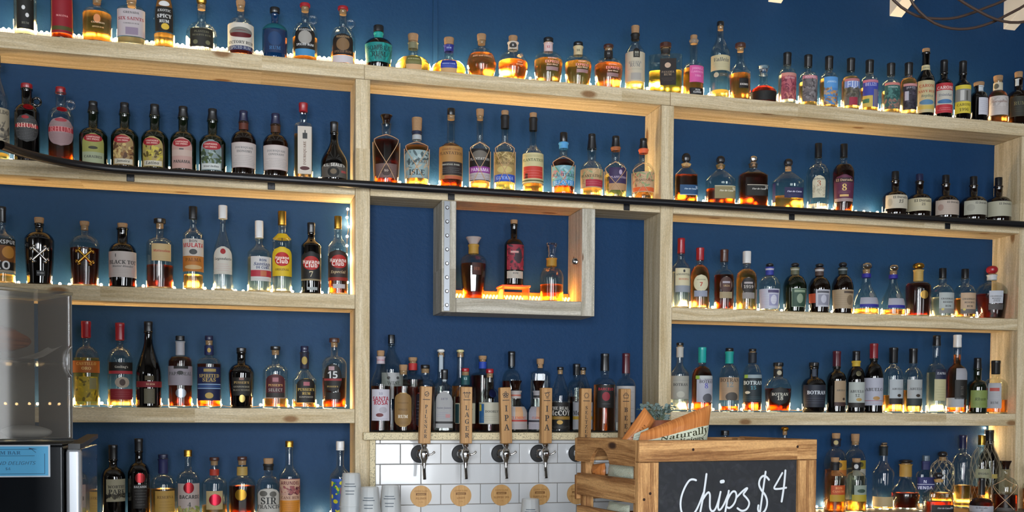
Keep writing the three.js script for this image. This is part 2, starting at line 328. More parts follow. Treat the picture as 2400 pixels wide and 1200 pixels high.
// a patch that hugs the bottle: u runs round it evenly, v up it
function patch(b, L, cell) {
  const cols = 16, rows = L.shape === 'rect' || L.shape === 'neck' ? 7 : 14, pos = [], uv = [], idx = [], H = b.H;
  const full = L.shape === 'neck' && L.lw >= 0.8, grow = full ? Math.max(1, L.lw) : 1, off = L.shape === 'seal' ? 0.0022 : 0.0008;
  const lim = (v) => Math.asin(Math.max(-0.985, Math.min(0.985, v)));
  const a0 = full ? b.face - 3.1 : b.face + lim(L.lo - L.lw), a1 = full ? b.face + 3.1 : b.face + lim(L.lo + L.lw);
  for (let j = 0; j <= rows; j++) {
    const v = j / rows, y = (L.y0 + (L.y1 - L.y0) * v) * H; let hw = 1;
    if (L.shape === 'oval' || L.shape === 'seal') hw = Math.sqrt(Math.max(0.0004, 1 - (2 * v - 1) ** 2));
    else if (L.shape === 'arch') hw = v < 0.68 ? 1 : Math.sqrt(Math.max(0.02, 1 - ((v - 0.68) / 0.325) ** 2));
    else if (L.shape === 'tall') hw = v < 0.2 ? Math.sqrt(1 - ((0.2 - v) / 0.21) ** 2) : v > 0.8 ? Math.sqrt(1 - ((v - 0.8) / 0.21) ** 2) : 1;
    for (let i = 0; i <= cols; i++) {
      const u = 0.5 + (i / cols - 0.5) * hw, th = a0 + (a1 - a0) * u, [sx, sz] = section(th, b.sq, b.sz), r = at(b.pts, y) * grow + off;
      pos.push(sx * r, y, sz * (r + off * (1 / b.sz - 1)));
      const uu = full ? Math.min(1, Math.max(0, 0.5 + (th - b.face) / 2.8)) : u;
      uv.push((cell.x + uu * cell.w) / SHEET, 1 - (cell.y + (1 - v) * cell.h) / SHEET);
    }
  }
  for (let j = 0; j < rows; j++) for (let i = 0; i < cols; i++) { const a = j * (cols + 1) + i, c = a + cols + 1; idx.push(a, a + 1, c + 1, a, c + 1, c); }
  const g = new THREE.BufferGeometry(); g.setAttribute('position', new THREE.Float32BufferAttribute(pos, 3)); g.setAttribute('uv', new THREE.Float32BufferAttribute(uv, 2)); g.setIndex(idx); g.computeVertexNormals(); return g;
}
const around = (b, th, y, o) => { const [sx, sz] = section(th, b.sq, b.sz), r = at(b.pts, y * b.H) + o; return V3(sx * r, y * b.H, sz * r); };
function strand(b, t0, y0, t1, y1, r, steps = 12) { const p = []; for (let i = 0; i <= steps; i++) { const t = i / steps; p.push(around(b, t0 + (t1 - t0) * t, y0 + (y1 - y0) * t, r + 0.0012)); } return tube(p, r, steps * 2, 5); }
function capParts(b, root) {
  const [type, col] = b.cap.split(':'), { H, R } = b, y0 = b.c * H, y1 = H, r = R * b.cr, N = R * b.nr, sq = 2;
  const side = (pts) => toCreasedNormals(revolve(pts, 24), 0.6);
  if (type === 'cork') { part('cork', metricUVflat(side([[0, y0 - 0.001], [r * 0.9, y0 - 0.001], [r, y1 - 0.003], [r * 0.94, y1], [0, y1]])), CORK, root); plug(b, root); }
  else if (type === 'stop') {
    const cap = part('stopper', side([[0, y0], [r * 0.95, y0], [r, y0 + 0.0015], [r, y1 - 0.002], [r * 0.93, y1], [0, y1]]), capMat(col), root); plug(b, cap);
  } else if (type === 'screw') {
    const m = capMat(col), cap = part('cap', side([[0, y0], [r, y0], [r, y0 + 0.006], [r * 0.95, y0 + 0.0065], [r * 0.95, y0 + 0.0078], [r, y0 + 0.0083], [r, y1 - 0.0025], [r * 0.94, y1], [0, y1]]), m, root);
  } else if (type === 'foil') {
    part('capsule', side([[N * 1.05, Math.max(y0 - 0.002, b.n * H)], [Math.max(N * 1.06, r), y0 + 0.001], [r, y1 - 0.014], [r * 1.05, y1 - 0.012], [r * 1.05, y1 - 0.002], [r * 0.96, y1], [0, y1]]), capMat(col), root);
  } else if (type === 'flare') {
    const m = col === 'clear' ? solidGlass : col === 'frost' ? phy({ color: '#e8e2e0', transmission: 0.6, roughness: 0.45, thickness: 0.02 }) : dark('#1c0c08', 0.08);
    const g = side([[0, y0 - 0.004], [N * 0.8, y0 - 0.004], [N * 0.85, y0 + 0.001], [r * 0.62, y0 + (y1 - y0) * 0.2], [r * 0.8, y0 + (y1 - y0) * 0.6], [r, y1 - 0.002], [r * 0.95, y1], [0, y1]]);
    part('stopper', g, m, root);
  } else if (type === 'ball') {
    const h = y1 - y0, p = [[0, y0 - 0.001], [r * 0.55, y0 - 0.001], [r * 0.62, y0 + h * 0.12]];
    for (let i = 0; i <= 8; i++) { const a = -0.75 + (i / 8) * (Math.PI / 2 + 0.75); p.push([i === 8 ? 0 : r * Math.cos(a) ** 0.7, y0 + h * (0.5 + 0.5 * Math.sin(a))]); }
    part('stopper', side(p), capMat(col), root); plug(b, root);
  }
}
function metricUVflat(g) { g.computeVertexNormals(); const p = g.attributes.position, uv = new Float32Array(p.count * 2); for (let i = 0; i < p.count; i++) { uv[i * 2] = Math.atan2(p.getX(i), p.getZ(i)); uv[i * 2 + 1] = p.getY(i) * 30; } g.setAttribute('uv', new THREE.BufferAttribute(uv, 2)); return toCreasedNormals(g, 0.6); }
function plug(b, root) { if (b.glass !== 'c') return; const N = b.R * b.nr * 0.84, y = b.c * b.H; if (b.c - b.n < 0.05) return; part('cork_plug', metricUVflat(revolve([[0, y - 0.016], [N, y - 0.016], [N, y], [0, y]], 18)), CORK, root); }

// ---------- the bottles ----------
// row | x z shelf-height height width, then shoulder, neck and cap heights and neck and cap widths as shares, shoulder kind, section, taper | glass | liquid:level | cap | labels | look
const ROWS = `
T|-1.143 -.05 2.8514 .278 .0754 .47 .697 .874 .42 .42 s 2 1|c|p:.545|screw:bk|rect .076 .505 0 .7 #15140f [T.16,.7,#ccb,s:RESERVA/O.4,.42,.1,.06,#ddd/O.6,.62,.1,.06,#ddd/T.84,.4,#887,s:RUM]|tall pale bottle with long black label
T|-1.029 -.051 2.8514 .282 .0775 .472 .698 .874 .41 .41 s 2 1|c|m:.623|screw:bk|rect .065 .573 0 .85 #8c1020 [B.84,.93,#4d4a1c/F#c96,3/T.6,.5,#e8b0a8,s:MALENA]|dark amber bottle with deep red label
T|-.92 -.061 2.8514 .179 .0986 .584 .712 .872 .32 .35 o 2 1|c|a:.584|cork|rect .232 .52 .05 .6 none [O.45,.3,.18,.28,#d98a52/T.55,.7,#f0d0b0,s:CANAMAN/T.85,.6,#e8c090,s:SPICED RUM]|round shouldered amber bottle with orange print
T|-.809 -.061 2.8514 .178 .0979 .699 .789 .886 .33 .36 o 3 1|c|p:.154|cork|rect .163 .675 -.02 .85 #b9aeb0 [T.14,.5,#333,s:GRENADA/T.36,.85,#8a1f26,s:SIX SAINTS/T.54,.5,#555,s:CARIBBEAN RUM/Q.32,.68,.72,.95,#8f7e92]|clear bottle with milky label and red lettering
T|-.702 -.049 2.8514 .304 .0734 .381 .714 .881 .48 .44 s 2 1|c|a:.171|screw:bk|rect .181 .629 0 .8 #1b1815 [B0,.38,#7a5020/O.5,.3,.32,.07,#ddd/T.48,.7,#ddd,s:EXOTIC/T.62,.75,#eee,s:SPICY/T.75,.5,#eee,s:RUM/O.55,.88,.2,.08,#d8b23a]|tall bottle with brown and black lemon label
T|-.579 -.066 2.8514 .203 .1086 .362 .551 .855 .3 .33 o 2 1|c|w:.029|ball:gold|rect .072 .391 0 .72 #23221a [F#55513a,3/T.2,.6,#77735a,s:PLANTERS/T.38,.75,#77735a,s:RESERVE RUM/O.25,.75,.1,.12,#6b6a4c/O.75,.75,.1,.12,#6b6a4c]|empty clear bottle with dark olive label
T|-.447 -.058 2.8514 .2 .0914 .541 .696 .911 .33 .36 o 2 1|c|m:.126|cork|rect .081 .548 0 1 #cfc9bd [O.5,.32,.36,.16,#77756e/O.5,.4,.33,.14,#5c1218/Q.2,.28,.82,.36,#77756e/T.72,.8,#222,s:VICTORY RUM/B.84,1,#1f2a55/T.92,.6,#ccc,n:SPICED RUM]|clear bottle with white label and dark red figure
T|-.33 -.057 2.8514 .186 .0906 .544 .688 .896 .3 .4 o 2 1|u|-|stop:bk|rect .552 .672 0 1 #0c5a66 [] && rect .096 .528 0 .8 #0d2a50 [O.5,.4,.3,.3,#123a66/T.8,.5,#3a6a9a,s:RUM]|blue glass bottle with teal shoulder
T|-.225 -.058 2.8514 .212 .0928 .468 .688 .943 .33 .41 o 2 1|c|d:.418|stop:red|arch .199 .546 0 .75 #14110f [O.5,.48,.32,.32,#9a968f/T.12,.6,#bbb,b:ROARING/T.82,.85,#ddd,b:SPICED RUM] && rect .078 .191 0 .75 #3f86b5 []|jug bottle with glass loop handle and blue strip
T|-.091 -.058 2.8514 .215 .0921 .458 .669 .944 .33 .42 o 2 1|c|d:.232|stop:red|arch .148 .493 0 .78 #1c130d [O.5,.5,.3,.3,#7a5d3c/T.14,.6,#a88a60,b:ROARING/T.84,.85,#8a6a48,b:SPICED RUM] && rect .021 .141 0 .8 #c9c3c6 []|jug bottle with glass loop handle and white strip
T|.038 -.064 2.8514 .162 .1038 .547 .717 .858 .3 .37 o 2 .84|k|-|stop:bk|rect .132 .547 0 .95 #0f7f7d [P.05,.95,#0a5a5c,#1a9a92,#0c6a68/T.3,.75,#063a3c,s:SOMBRA/T.62,.45,#04282a,s:RUM] && neck .717 .849 0 .95 #12938c []|black bottle wrapped in a teal label
T|.167 -.078 2.8514 .149 .1318 .229 .448 .833 .27 .3 o 2 .95|c|y:.427|cork|rect .01 .375 .05 .45 #6b6a3a [B.62,1,#c9a070/T.25,.8,#cfc9a0,s:RUM BARREL/L.4,.55,2,#b5b080] && neck .635 .781 0 .9 #77765a []|squat golden bottle with olive label
T|.301 -.077 2.8514 .148 .1297 .221 .442 .832 .27 .3 o 2 .95|c|d:.368|cork|rect .011 .347 0 .48 #2b3f9a [B.62,1,#c39a66/T.3,.8,#c8d0f0,s:SINGLE CASK/L.42,.55,2,#8fa0dd] && neck .653 .811 0 .95 #2a2f86 [T.5,.7,#bcd,s:RUM]|squat amber bottle with blue label and neck band
T|.423 -.069 2.8514 .17 .1146 .361 .694 .87 .29 .31 o 2 .74|c|r:.546|cork|rect .296 .5 .05 .75 none [T.25,.85,#f0c0a0,s:RIPE and SWEET/L.45,.9,3,#d89070]|ball shaped amber red bottle with white print
T|.545 -.071 2.8514 .176 .1172 .378 .676 .883 .32 .3 o 2 .74|c|r:.441|cork|neck .703 .865 .1 .85 #c5bdb0 [O.5,.5,.3,.35,#333/T.5,.4,#ddd,s:R] && rect .288 .405 .4 .42 none [T.3,.6,#e0c0a0,b:GRAN/T.75,.85,#e0c0a0,b:RESERVA]|ball shaped bottle with emblem on neck
T|.683 -.069 2.8514 .181 .1133 .531 .708 .92 .3 .34 o 2 .8|c|a:.522|stop:bk|neck .708 .894 0 .95 #cdb6b6 [T.5,.6,#a02030,s:12] && rect .239 .549 .25 .5 none [T.15,.6,#f0c8c0,b:HIGHBALL/T.38,.95,#e8a8a0,b:EXPRESS/T.57,.75,#e8d0c0,i:Rare Blend/Q.1,.7,.95,.95,#9a7a78]|amber decanter bottle with pink number twelve neck
T|.801 -.066 2.8514 .175 .1075 .532 .716 .927 .32 .35 o 2 .8|c|a:.541|stop:bk|neck .716 .908 0 .95 #c2b58f [T.5,.6,#333,s:18] && rect .257 .55 .28 .5 none [T.15,.6,#f0c8c0,b:HIGHBALL/T.38,.95,#e8a0a0,b:EXPRESS/T.57,.75,#e8d0c0,i:Rare Blend/Q.1,.7,.95,.95,#9a7878]|amber decanter bottle with cream number eighteen neck
T|.925 -.07 2.8514 .179 .1151 .518 .718 .927 .29 .34 o 2 .8|c|r:.555|stop:brown|neck .718 .864 0 .95 #1c1a1c [T.5,.6,#aaa,s:18] && rect .227 .545 .28 .48 none [T.15,.6,#f0c8c0,b:HIGHBALL/T.38,.95,#e89898,b:EXPRESS/T.57,.75,#e8d0c0,i:Rare Blend/Q.1,.7,.95,.95,#927070]|amber decanter bottle with black numbered neck
T|1.027 -.051 2.8514 .254 .0774 .577 .782 .885 .4 .43 s 2 1|c|y:.154|cork|neck .788 .885 0 1 #15130f [] && rect .135 .577 0 .98 #c0b6a0 [T.36,.5,#777,s:GUYANA/T.46,.4,#777,s:RUM/L.55,.62,2,#998/Q.35,.72,.75,.95,#a8a29a] && arch .487 .628 .15 .32 #14120f [T.5,.7,#bba,s:BB/T.78,.6,#bba,s:RUM]|tall bottle with cream label and black crest
T|1.165 -.079 2.8514 .211 .1338 .727 .75 .914 .25 .34 o 6 1|c|y:.438|stop:brown|rect .156 .641 .12 .42 #1d120f [O.5,.25,.2,.1,#c5a890/T.5,.8,#a08a70,s:PANAMA/T.6,.5,#a08a70,s:RUM/L.7,.85,3,#5a4a40] && neck .797 .883 0 1.05 #15100e []|square decanter of golden rum with black label
T|1.273 -.054 2.8514 .243 .0837 .469 .565 .932 .38 .34 o 2 1|c|r:.456|cork|rect .211 .476 .3 .65 #d0589a [T.18,.7,#f0b0d0,n:JAMAICA/T.38,.85,#f0b0d0,n:CLARENDON/T.62,.4,#f0b0d0,n:1984] && rect .007 .122 .3 .65 #16130f [T.3,.4,#ccc,b:RUM/T.62,.85,#eee,b:CLASSIC] && neck .864 .932 0 1 #8a7a6a []|amber bottle with bright pink label
T|1.385 -.052 2.8514 .306 .0792 .565 .848 .946 .34 .36 s 2 1|c|y:.109|stop:bk|rect .348 .543 .05 .95 #c3b892 [T.3,.7,#555,i:Vallein/L.5,.8,3,#a09a80] && oval .261 .326 -.35 .25 #b9b39a [] && rect .272 .315 .35 .4 #55544a [T.5,.8,#ddd,n:1430]|tall long necked clear bottle with cream label
T|1.474 -.055 2.8514 .231 .0864 .464 .725 .928 .35 .49 s 2 1|c|r:.464|stop:brown|rect .196 .362 .35 .42 #17110f [T.62,.85,#e8e0d8,b:EXIMO]|amber bell shouldered bottle with small black label
T|1.583 -.067 2.8514 .155 .1095 .326 .576 .793 .31 .42 s 2 1|c|m:.467|flare:clear|rect .054 .293 0 .95 #11100e [P.1,.9,#1c1a16,#0a0a08,#242018]|squat bell bottle with glass stopper and black band
T|1.678 -.049 2.8514 .211 .0737 .584 .712 .776 .4 .44 o 2 1|c|p:.568|foil:bk|rect .088 .584 .2 .8 #b4606a [B0,.12,#c98a80/P.15,.6,#8a3a4c,#a04a58,#7a3044/P.6,1,#cc8070,#a4505a,#8a4048/T.2,.6,#e8c0c0,n:GUYANA]|slim black capped bottle with rose red label
T|1.773 -.051 2.8514 .211 .0776 .573 .685 .782 .38 .42 o 2 1|c|a:.468|foil:bk|rect .081 .573 .2 .75 #6e6668 [B0,.13,#c07a88/P.15,1,#4a4648,#8a8486,#5a5456/T.06,.7,#f0d0d0,n:BOUTIQUE]|slim black capped bottle with grey engraved label
T|1.867 -.05 2.8514 .214 .0763 .568 .696 .768 .39 .43 o 2 1|c|a:.568|foil:bk|rect .056 .576 .22 .72 #4a88c8 [B0,.4,#5a9ad8/T.18,.6,#cfe0f0,n:JAMAICA/P.4,1,#c09060,#8a6a52,#b8a088]|slim black capped bottle with sky blue beach label
T|1.967 -.05 2.8514 .215 .0767 .56 .672 .768 .39 .43 o 2 1|c|a:.64|foil:bk|rect .08 .584 .15 .78 #6a6560 [B0,.1,#c07a80/B.1,.35,#7a90cc/T.22,.7,#dfe6f8,n:FIJI/P.35,.7,#5a564a,#77705c,#4a4638/Q.3,.7,.8,1,#a03044]|slim black capped bottle with red carpet picture label
T|2.054 -.05 2.8514 .216 .0754 .576 .712 .768 .4 .44 o 2 1|c|d:.464|foil:bk|rect .08 .592 .12 .8 #3b47a8 [B0,.1,#c47a8c/T.18,.7,#d8dcf4,n:BELIZE/Q0,.58,.6,1,#d0b85a/Q.65,.35,.95,1,#7a7488/Q0,.7,.4,.85,#4a7a5a]|slim black capped bottle with royal blue label
T|2.155 -.051 2.8514 .212 .0776 .574 .689 .779 .39 .43 o 2 1|c|a:.451|foil:bk|rect .082 .59 .15 .78 #33605c [B0,.1,#cc8078/T.18,.6,#dfe8e4,n:TRINIDAD/P.2,.7,#1f4a48,#4a807a,#2a5250/P.65,1,#8a6a60,#6a5048,#9a7a6a]|slim black capped bottle with teal landscape label
T|2.236 -.047 2.8514 .22 .0708 .619 .73 .786 .42 .47 o 2 1|c|a:.698|foil:bk|rect .095 .579 .2 .75 #35303c [B0,.1,#c88a88/T.18,.6,#cfd0da,n:HAITI/P.2,1,#24202a,#504a58,#1c1a22/Q.1,.3,.35,.65,#b8b8c4]|slim black capped bottle with dark plum label
T|2.318 -.048 2.8514 .286 .073 .54 .724 .951 .44 .44 s 2 1|k|-|cork|rect .055 .515 .1 .92 #c3b78c [T.17,.8,#a8321e,s:CARONI/T.34,.9,#a8321e,s:NAVY RUM/T.48,.6,#5a6a60,i:Replica/O.5,.68,.38,.08,#5a86a8/B.78,.9,#cdb45a] && neck .681 .755 .2 .9 #cdc39a [T.5,.7,#554,s:CARONI]|tallest dark bottle with cream label and red lettering
T|2.407 -.049 2.8514 .247 .0733 .6 .714 .8 .41 .41 s 2 1|k|-|foil:bk|rect .086 .586 .1 .92 #c4c0b4 [F#c43038,6/B0,.24,#b93038/T.16,.85,#f0e8e0,s:CARONI/T.4,.7,#667,i:Trinidad/O.5,.62,.38,.07,#4a78a8/B.72,1,#bf3540/L.8,.92,2,#e8b0b0]|dark bottle with red and white label
T|2.497 -.046 2.8514 .25 .0683 .582 .702 .809 .45 .45 s 2 1|k|-|foil:bk|rect .106 .574 .1 .92 #d8c440 [B.14,.58,#8a8a86/Q.3,.18,.5,.55,#c9c9c4/Q.6,.2,.7,.55,#55554e/T.7,.75,#554a10,s:CARONI/T.88,.5,#554a10,s:1996]|dark bottle with yellow label
T|2.58 -.05 2.8514 .17 .0759 .589 .768 .916 .48 .6 o 2 1|k|-|cork|rect .158 .579 .5 .48 #c8c8d2 [L.15,.85,6,#8a8a98] && neck .758 .905 .45 .5 #c4cdd2 []|short black bottle with turned white label
T|2.681 -.057 2.8514 .208 .0892 .509 .698 .905 .43 .45 o 2 1|c|r:.681|cork|rect .164 .552 .1 .85 #c0b8b4 [P.1,.5,#a8a09c,#c8c0bc,#b4aca8/T.3,.7,#8a6a60,i:Versailles/L.55,.8,3,#a09088] && neck .698 .853 .05 .95 #c4bca4 [O.35,.5,.22,.35,#55554a]|red amber bottle with marbled white label
T|2.787 -.061 2.8514 .235 .099 .538 .662 .892 .37 .35 o 2 1|b|-|cork|rect .154 .515 .1 .75 #2a2a20 [F#55523a,2/T.35,.6,#6a6848,s:RUM/L.5,.8,3,#55523c] && neck .738 .862 -.3 .4 #b9bfc2 []|dark brown bottle with olive black label
L2|-1.234 -.052 2.4395 .35 .0795 .538 .819 .9 .36 .36 s 2 1|c|y:.068|screw:bk|rect .149 .486 0 .98 #b0a48c [T.12,.8,#333,s:RONALDO/P.4,.95,#6a645a,#8a8274,#55504a]|clear bottle with tall cream label at frame edge
L2|-1.141 -.053 2.4395 .263 .0829 .629 .737 .946 .43 .43 o 2 1|k|-|foil:red|oval .237 .591 -.02 .85 #3a3a3a [B.36,.47,#a8202a/O.45,.12,.14,.06,#a02028/L.15,.32,3,#777/T.415,.8,#f0c0b0,s:RHUM/L.52,.9,7,#777] && seal .645 .726 .1 .42 #a01420 []|black jug bottle with loop handle and red seal
L2|-1.036 -.055 2.4395 .261 .085 .617 .738 .934 .41 .37 o 2 1|c|m:.503|foil:red|oval .219 .585 0 .92 #a08486 [B.34,.5,#a8343c/O.5,.1,.2,.06,#a83a44/L.15,.3,3,#776/T.42,.8,#d88,s:RHUM/L.55,.9,7,#8a6a6a] && seal .656 .738 .1 .45 #a8182a []|clear jug bottle with loop handle and red seal
L2|-.934 -.06 2.4395 .223 .0959 .471 .6 .858 .36 .3 o 2 1|g|-|foil:bk|arch .026 .477 -.02 .72 #9a9a52 [O.5,.16,.42,.13,#9a1c26/T.12,.6,#e8c8b8,b:COMPAGNIE/T.2,.55,#e8c8b8,b:DES INDES/O.5,.48,.2,.05,#3a3a2a/Q0,.62,1,1,#a0a888/T.78,.8,#333,s:CARAIBES]|green black bottle with yellow green label
L2|-.833 -.059 2.4395 .226 .0937 .487 .615 .846 .38 .31 o 2 1|g|-|foil:bk|arch .032 .487 -.1 .7 #a08458 [O.42,.16,.4,.13,#9a1c26/T.12,.58,#e8c8b8,b:COMPAGNIE/T.2,.5,#e8c8b8,b:DES INDES/P.3,.78,#5a3a24,#cbb070,#8a6238/Q.08,.8,.95,.97,#ccc4b0/T.88,.6,#333,i:Jamaica]|green black bottle with brown plantation picture label
L2|-.735 -.058 2.4395 .228 .0928 .481 .615 .84 .38 .32 o 2 1|g|-|foil:bk|arch .032 .481 -.15 .72 #a8945a [O.45,.18,.4,.13,#9a1c26/T.14,.58,#e8c8b8,b:COMPAGNIE/T.22,.5,#e8c8b8,b:DES INDES/P.32,.75,#c8b848,#5a4a1c,#b0a040/Q.1,.8,.95,.97,#ccc4b0/T.88,.6,#333,i:Latino]|green black bottle with yellow bird picture label
L2|-.641 -.057 2.4395 .228 .0905 .497 .619 .845 .39 .33 o 2 1|g|-|foil:bk|arch .032 .497 -.1 .74 #b8948a [O.5,.18,.42,.13,#9a1c26/T.14,.6,#e8c8b8,b:COMPAGNIE/T.22,.55,#e8c8b8,b:DES INDES/Q.4,.36,.6,.5,#444/B.4,.6,#c0a89c/T.78,.8,#333,b:PANAMA]|green black bottle with dusty pink label
L2|-.543 -.059 2.4395 .228 .0941 .474 .604 .838 .38 .32 o 2 1|g|-|foil:bk|arch .032 .494 -.1 .74 #7a8a8c [O.55,.2,.42,.14,#9a1c26/T.15,.6,#e8c8b8,b:COMPAGNIE/T.24,.55,#e8c8b8,b:DES INDES/P.36,.78,#4a5a34,#a0b0a8,#3a4a3a/Q.05,.78,.95,.97,#c8ccc8/T.87,.7,#333,i:West Indies]|green black bottle with blue palm picture label
L2|-.438 -.056 2.4395 .229 .0887 .545 .688 .844 .37 .32 o 2 .95|b|-|foil:navy|rect .104 .487 .02 .96 #bdb3ae [T.22,.6,#6a6a6a,s:FOURSQUARE/T.36,.5,#555,s:ISONOMY/L.5,.9,6,#8a8684/F#8a6a6a,2] && neck .708 .818 0 1 #5a2a1c []|brown bottle, large grey white label, beside green ones
L2|-.328 -.057 2.4395 .228 .0909 .533 .678 .842 .37 .32 o 2 .95|b|-|foil:navy|rect .099 .48 .02 .96 #bfb5b0 [T.24,.6,#6a6a6a,s:FOURSQUARE/T.38,.5,#555,s:COVENANT/L.52,.9,6,#8a8684/F#8a6a6a,2] && neck .704 .816 0 1 #4a2c18 []|brown bottle, large grey white label, beside slim bottle
L2|-.232 -.046 2.4395 .27 .0684 .676 .743 .888 .38 .47 o 5 1|c|r:.581|foil:red|rect .056 .676 .1 .6 #c8beb2 [Q.35,.14,.7,.26,#333/Q.5,.08,.58,.2,#333/V.32,.8,#5a3a2a,s:FOURSQUARE/O.5,.88,.35,.04,#4a1c1c]|slim square red capped bottle with tall white label
L2|-.122 -.06 2.4395 .215 .0969 .305 .709 .837 .29 .3 s 2 1|k|-|foil:bk|arch .043 .284 0 .9 #55504a [T.16,.8,#d8d4cc,b:R.L. SEALE'S/O.48,.62,.2,.36,#17140f/O.48,.6,.11,.18,#6a5a44/Q.75,.5,.98,.66,#a04a4a]|black bell shaped bottle with arched grey label
M2|.067 -.063 2.4395 .255 .1013 .606 .715 .885 .34 .46 o 2 .9|c|m:.63|flare:dark|rect .079 .279 0 .8 #6b5450 [O.5,.5,.2,.36,#3a2622/T.5,.18,#d8c8b8,s:XO/L.12,.9,5,#8a706a]|dark bottle in raffia straps with flared stopper
M2|.179 -.059 2.4395 .253 .0941 .546 .644 .81 .37 .42 o 2 .94|c|d:.583|cork|rect .104 .503 0 .98 #8ea4a6 [P.05,.95,#4a5a5c,#a8b8b8,#b8a890/T.42,.7,#3a3a3a,s:PLANTERAY/T.8,.5,#222,s:ISLE] && neck .755 .804 0 1 #1a2440 [] && neck .681 .748 0 1 #a8aeb2 []|strapped bottle with ringed cork and pale blue label
M2|.306 -.057 2.4395 .296 .0901 .497 .603 .915 .35 .33 s 2 1|c|m:.561|stop:bk|rect .101 .508 0 .98 #a87c44 [T.1,.6,#6a3a24,i:Grande Cuvee/T.22,.85,#4a3020,s:PLANTATION/Q.22,.48,.95,.88,#2c2422/T.56,.6,#ccb,s:ORIGINAL DARK/L.64,.82,3,#777/Q.3,.9,.95,1,#b05a38]|dark rum bottle with golden tan label, no straps
M2|.415 -.053 2.4395 .301 .0811 .482 .597 .921 .33 .37 o 2 1|c|d:.105|cork|rect .105 .492 0 .98 #191617 [O.5,.2,.3,.14,#6a645c/T.33,.8,#c8c4bc,s:PLANTATION/B.56,.76,#8a3a8c/T.66,.7,#e0c8e0,b:PANAMA/B.76,.98,#b8aeb0/L.8,.95,3,#777]|strapped bottle with black label and purple band
M2|.511 -.053 2.4395 .303 .0816 .497 .613 .942 .35 .35 o 2 1|c|y:.11|cork|rect .11 .471 0 .96 #a58c5a [P0,.3,#7a6438,#c0a870,#8a7442/T.38,.8,#4a3a20,s:PLANTATION/O.5,.6,.3,.12,#c4b070/B.76,1,#2f4fb0/T.88,.7,#a8c0f0,s:GUYANA] && neck .78 .942 0 1.05 #101014 []|strapped bottle with khaki label and blue band
M2|.621 -.053 2.4395 .303 .0822 .474 .616 .942 .33 .35 s 2 1|c|d:.116|cork|rect .116 .484 0 .98 #c8bd8e [T.24,.88,#3a4a2a,s:PLANTATION/L.06,.14,2,#7a7a50/Q.12,.45,.9,.85,#c23a2c/Q.2,.68,.32,.85,#5a1c18/L.55,.8,3,#d88/B.9,.95,#5a5a3a] && neck .779 .942 0 1.08 #0e0e12 []|black necked bottle with cream label and red panel
M2|.743 -.058 2.4395 .24 .091 .483 .624 .846 .36 .32 o 2 .95|c|m:.557|stop:bk|rect .134 .45 0 .98 #78a8b4 [P0,1,#5a9a8a,#9ac0c8,#c07a80/T.48,.85,#2a3a4a,s:PLANTERAY/B.72,.95,#2f86c4/T.84,.7,#cfe4f4,n:ISLE OF FIJI] && neck .745 .846 0 1.05 #4f9ad0 []|strapped bottle with turquoise tropical label
M2|.856 -.056 2.4395 .242 .0884 .416 .577 .772 .39 .31 o 2 .95|c|a:.134|foil:bk|rect .134 .43 0 .98 #b89a70 [P0,.9,#8a9a70,#c8a880,#a88a60/T.4,.8,#3a2a1c,s:PLANTATION/Q.3,.58,.98,.95,#a8283c/L.66,.86,2,#e0a0a0]|unstrapped black capped bottle with red corner label
M2|.953 -.056 2.4395 .241 .0889 .439 .595 .831 .37 .31 o 2 .95|c|y:.385|foil:bk|rect .223 .473 .2 .78 #3a2c52 [T.62,.85,#c8b8c8,s:PLANTATION/O.55,.3,.08,.16,#b0a0b8] && rect .115 .223 .2 .78 #b08a64 [] && neck .764 .824 0 1.05 #9a5a34 []|strapped golden bottle with dark purple label
M2|1.068 -.057 2.4395 .24 .0896 .445 .61 .836 .37 .31 o 2 .95|c|a:.116|foil:bk|rect .116 .438 .05 .95 #c4a07c [P0,.75,#b89a7a,#a05a48,#8a9a6a/T.42,.7,#3a2a1c,s:PLANTATION/B.76,.96,#d8602f] && neck .76 .836 0 1.05 #d8623a []|strapped bottle with peach label beside upright post
R2|1.25 -.062 2.4395 .198 .1008 .571 .723 .807 .32 .38 l 3.5 1|c|m:.563|ball:dark|rect .151 .353 .3 .66 #1f4a72 [T.4,.6,#dfe8f0,i:Flor de Cana/T.25,.2,#dfe8f0,b:12,.85/B.92,1,#a8b8c8] && neck .739 .79 0 1.1 #c09a60 []|flat shouldered dark flask with blue wave label
R2|1.405 -.077 2.4395 .201 .1293 .538 .723 .84 .24 .3 l 3.5 1|c|m:.336|ball:dark|rect .134 .387 .35 .6 #8a7f58 [T.4,.6,#f0ead8,i:Flor de Cana/T.25,.2,#e8e0c8,b:18,.85/B0,.06,#c8c0a0] && neck .756 .824 0 1.1 #5a4a22 []|flat shouldered flask with olive gold label
R2|1.548 -.077 2.4395 .211 .1305 .629 .75 .871 .24 .3 l 3.5 1|c|m:.669|ball:silver|rect .218 .427 .35 .6 #16140f [T.4,.6,#e8e4dc,i:Flor de Cana/T.25,.2,#d8d4cc,b:25,.85/B0,.06,#c8c0b0] && neck .782 .847 0 1.1 #2a241c []|full black looking flask with silver stopper
R2|1.707 -.081 2.4395 .211 .1388 .569 .748 .846 .23 .29 l 3.5 1|c|d:.268|ball:dark|rect .22 .423 .4 .5 #221f4a [T.4,.75,#e8e6f4,i:Flor de Cana/L.65,.9,2,#8a88b0] && rect .146 .512 -.8 .17 #262660 []|broad clear flask with navy label
R2|1.83 -.06 2.4395 .276 .0956 .544 .706 .794 .31 .31 o 2 .88|c|w:.1|screw:bk|arch .181 .5 .1 .55 #c8c2a8 [T.15,.85,#333,s:El Dorado/T.36,.3,#a05a3a,s:3/P.45,.9,#b8b098,#c8bca0,#a8a088]|tall clear bottle with arched cream label
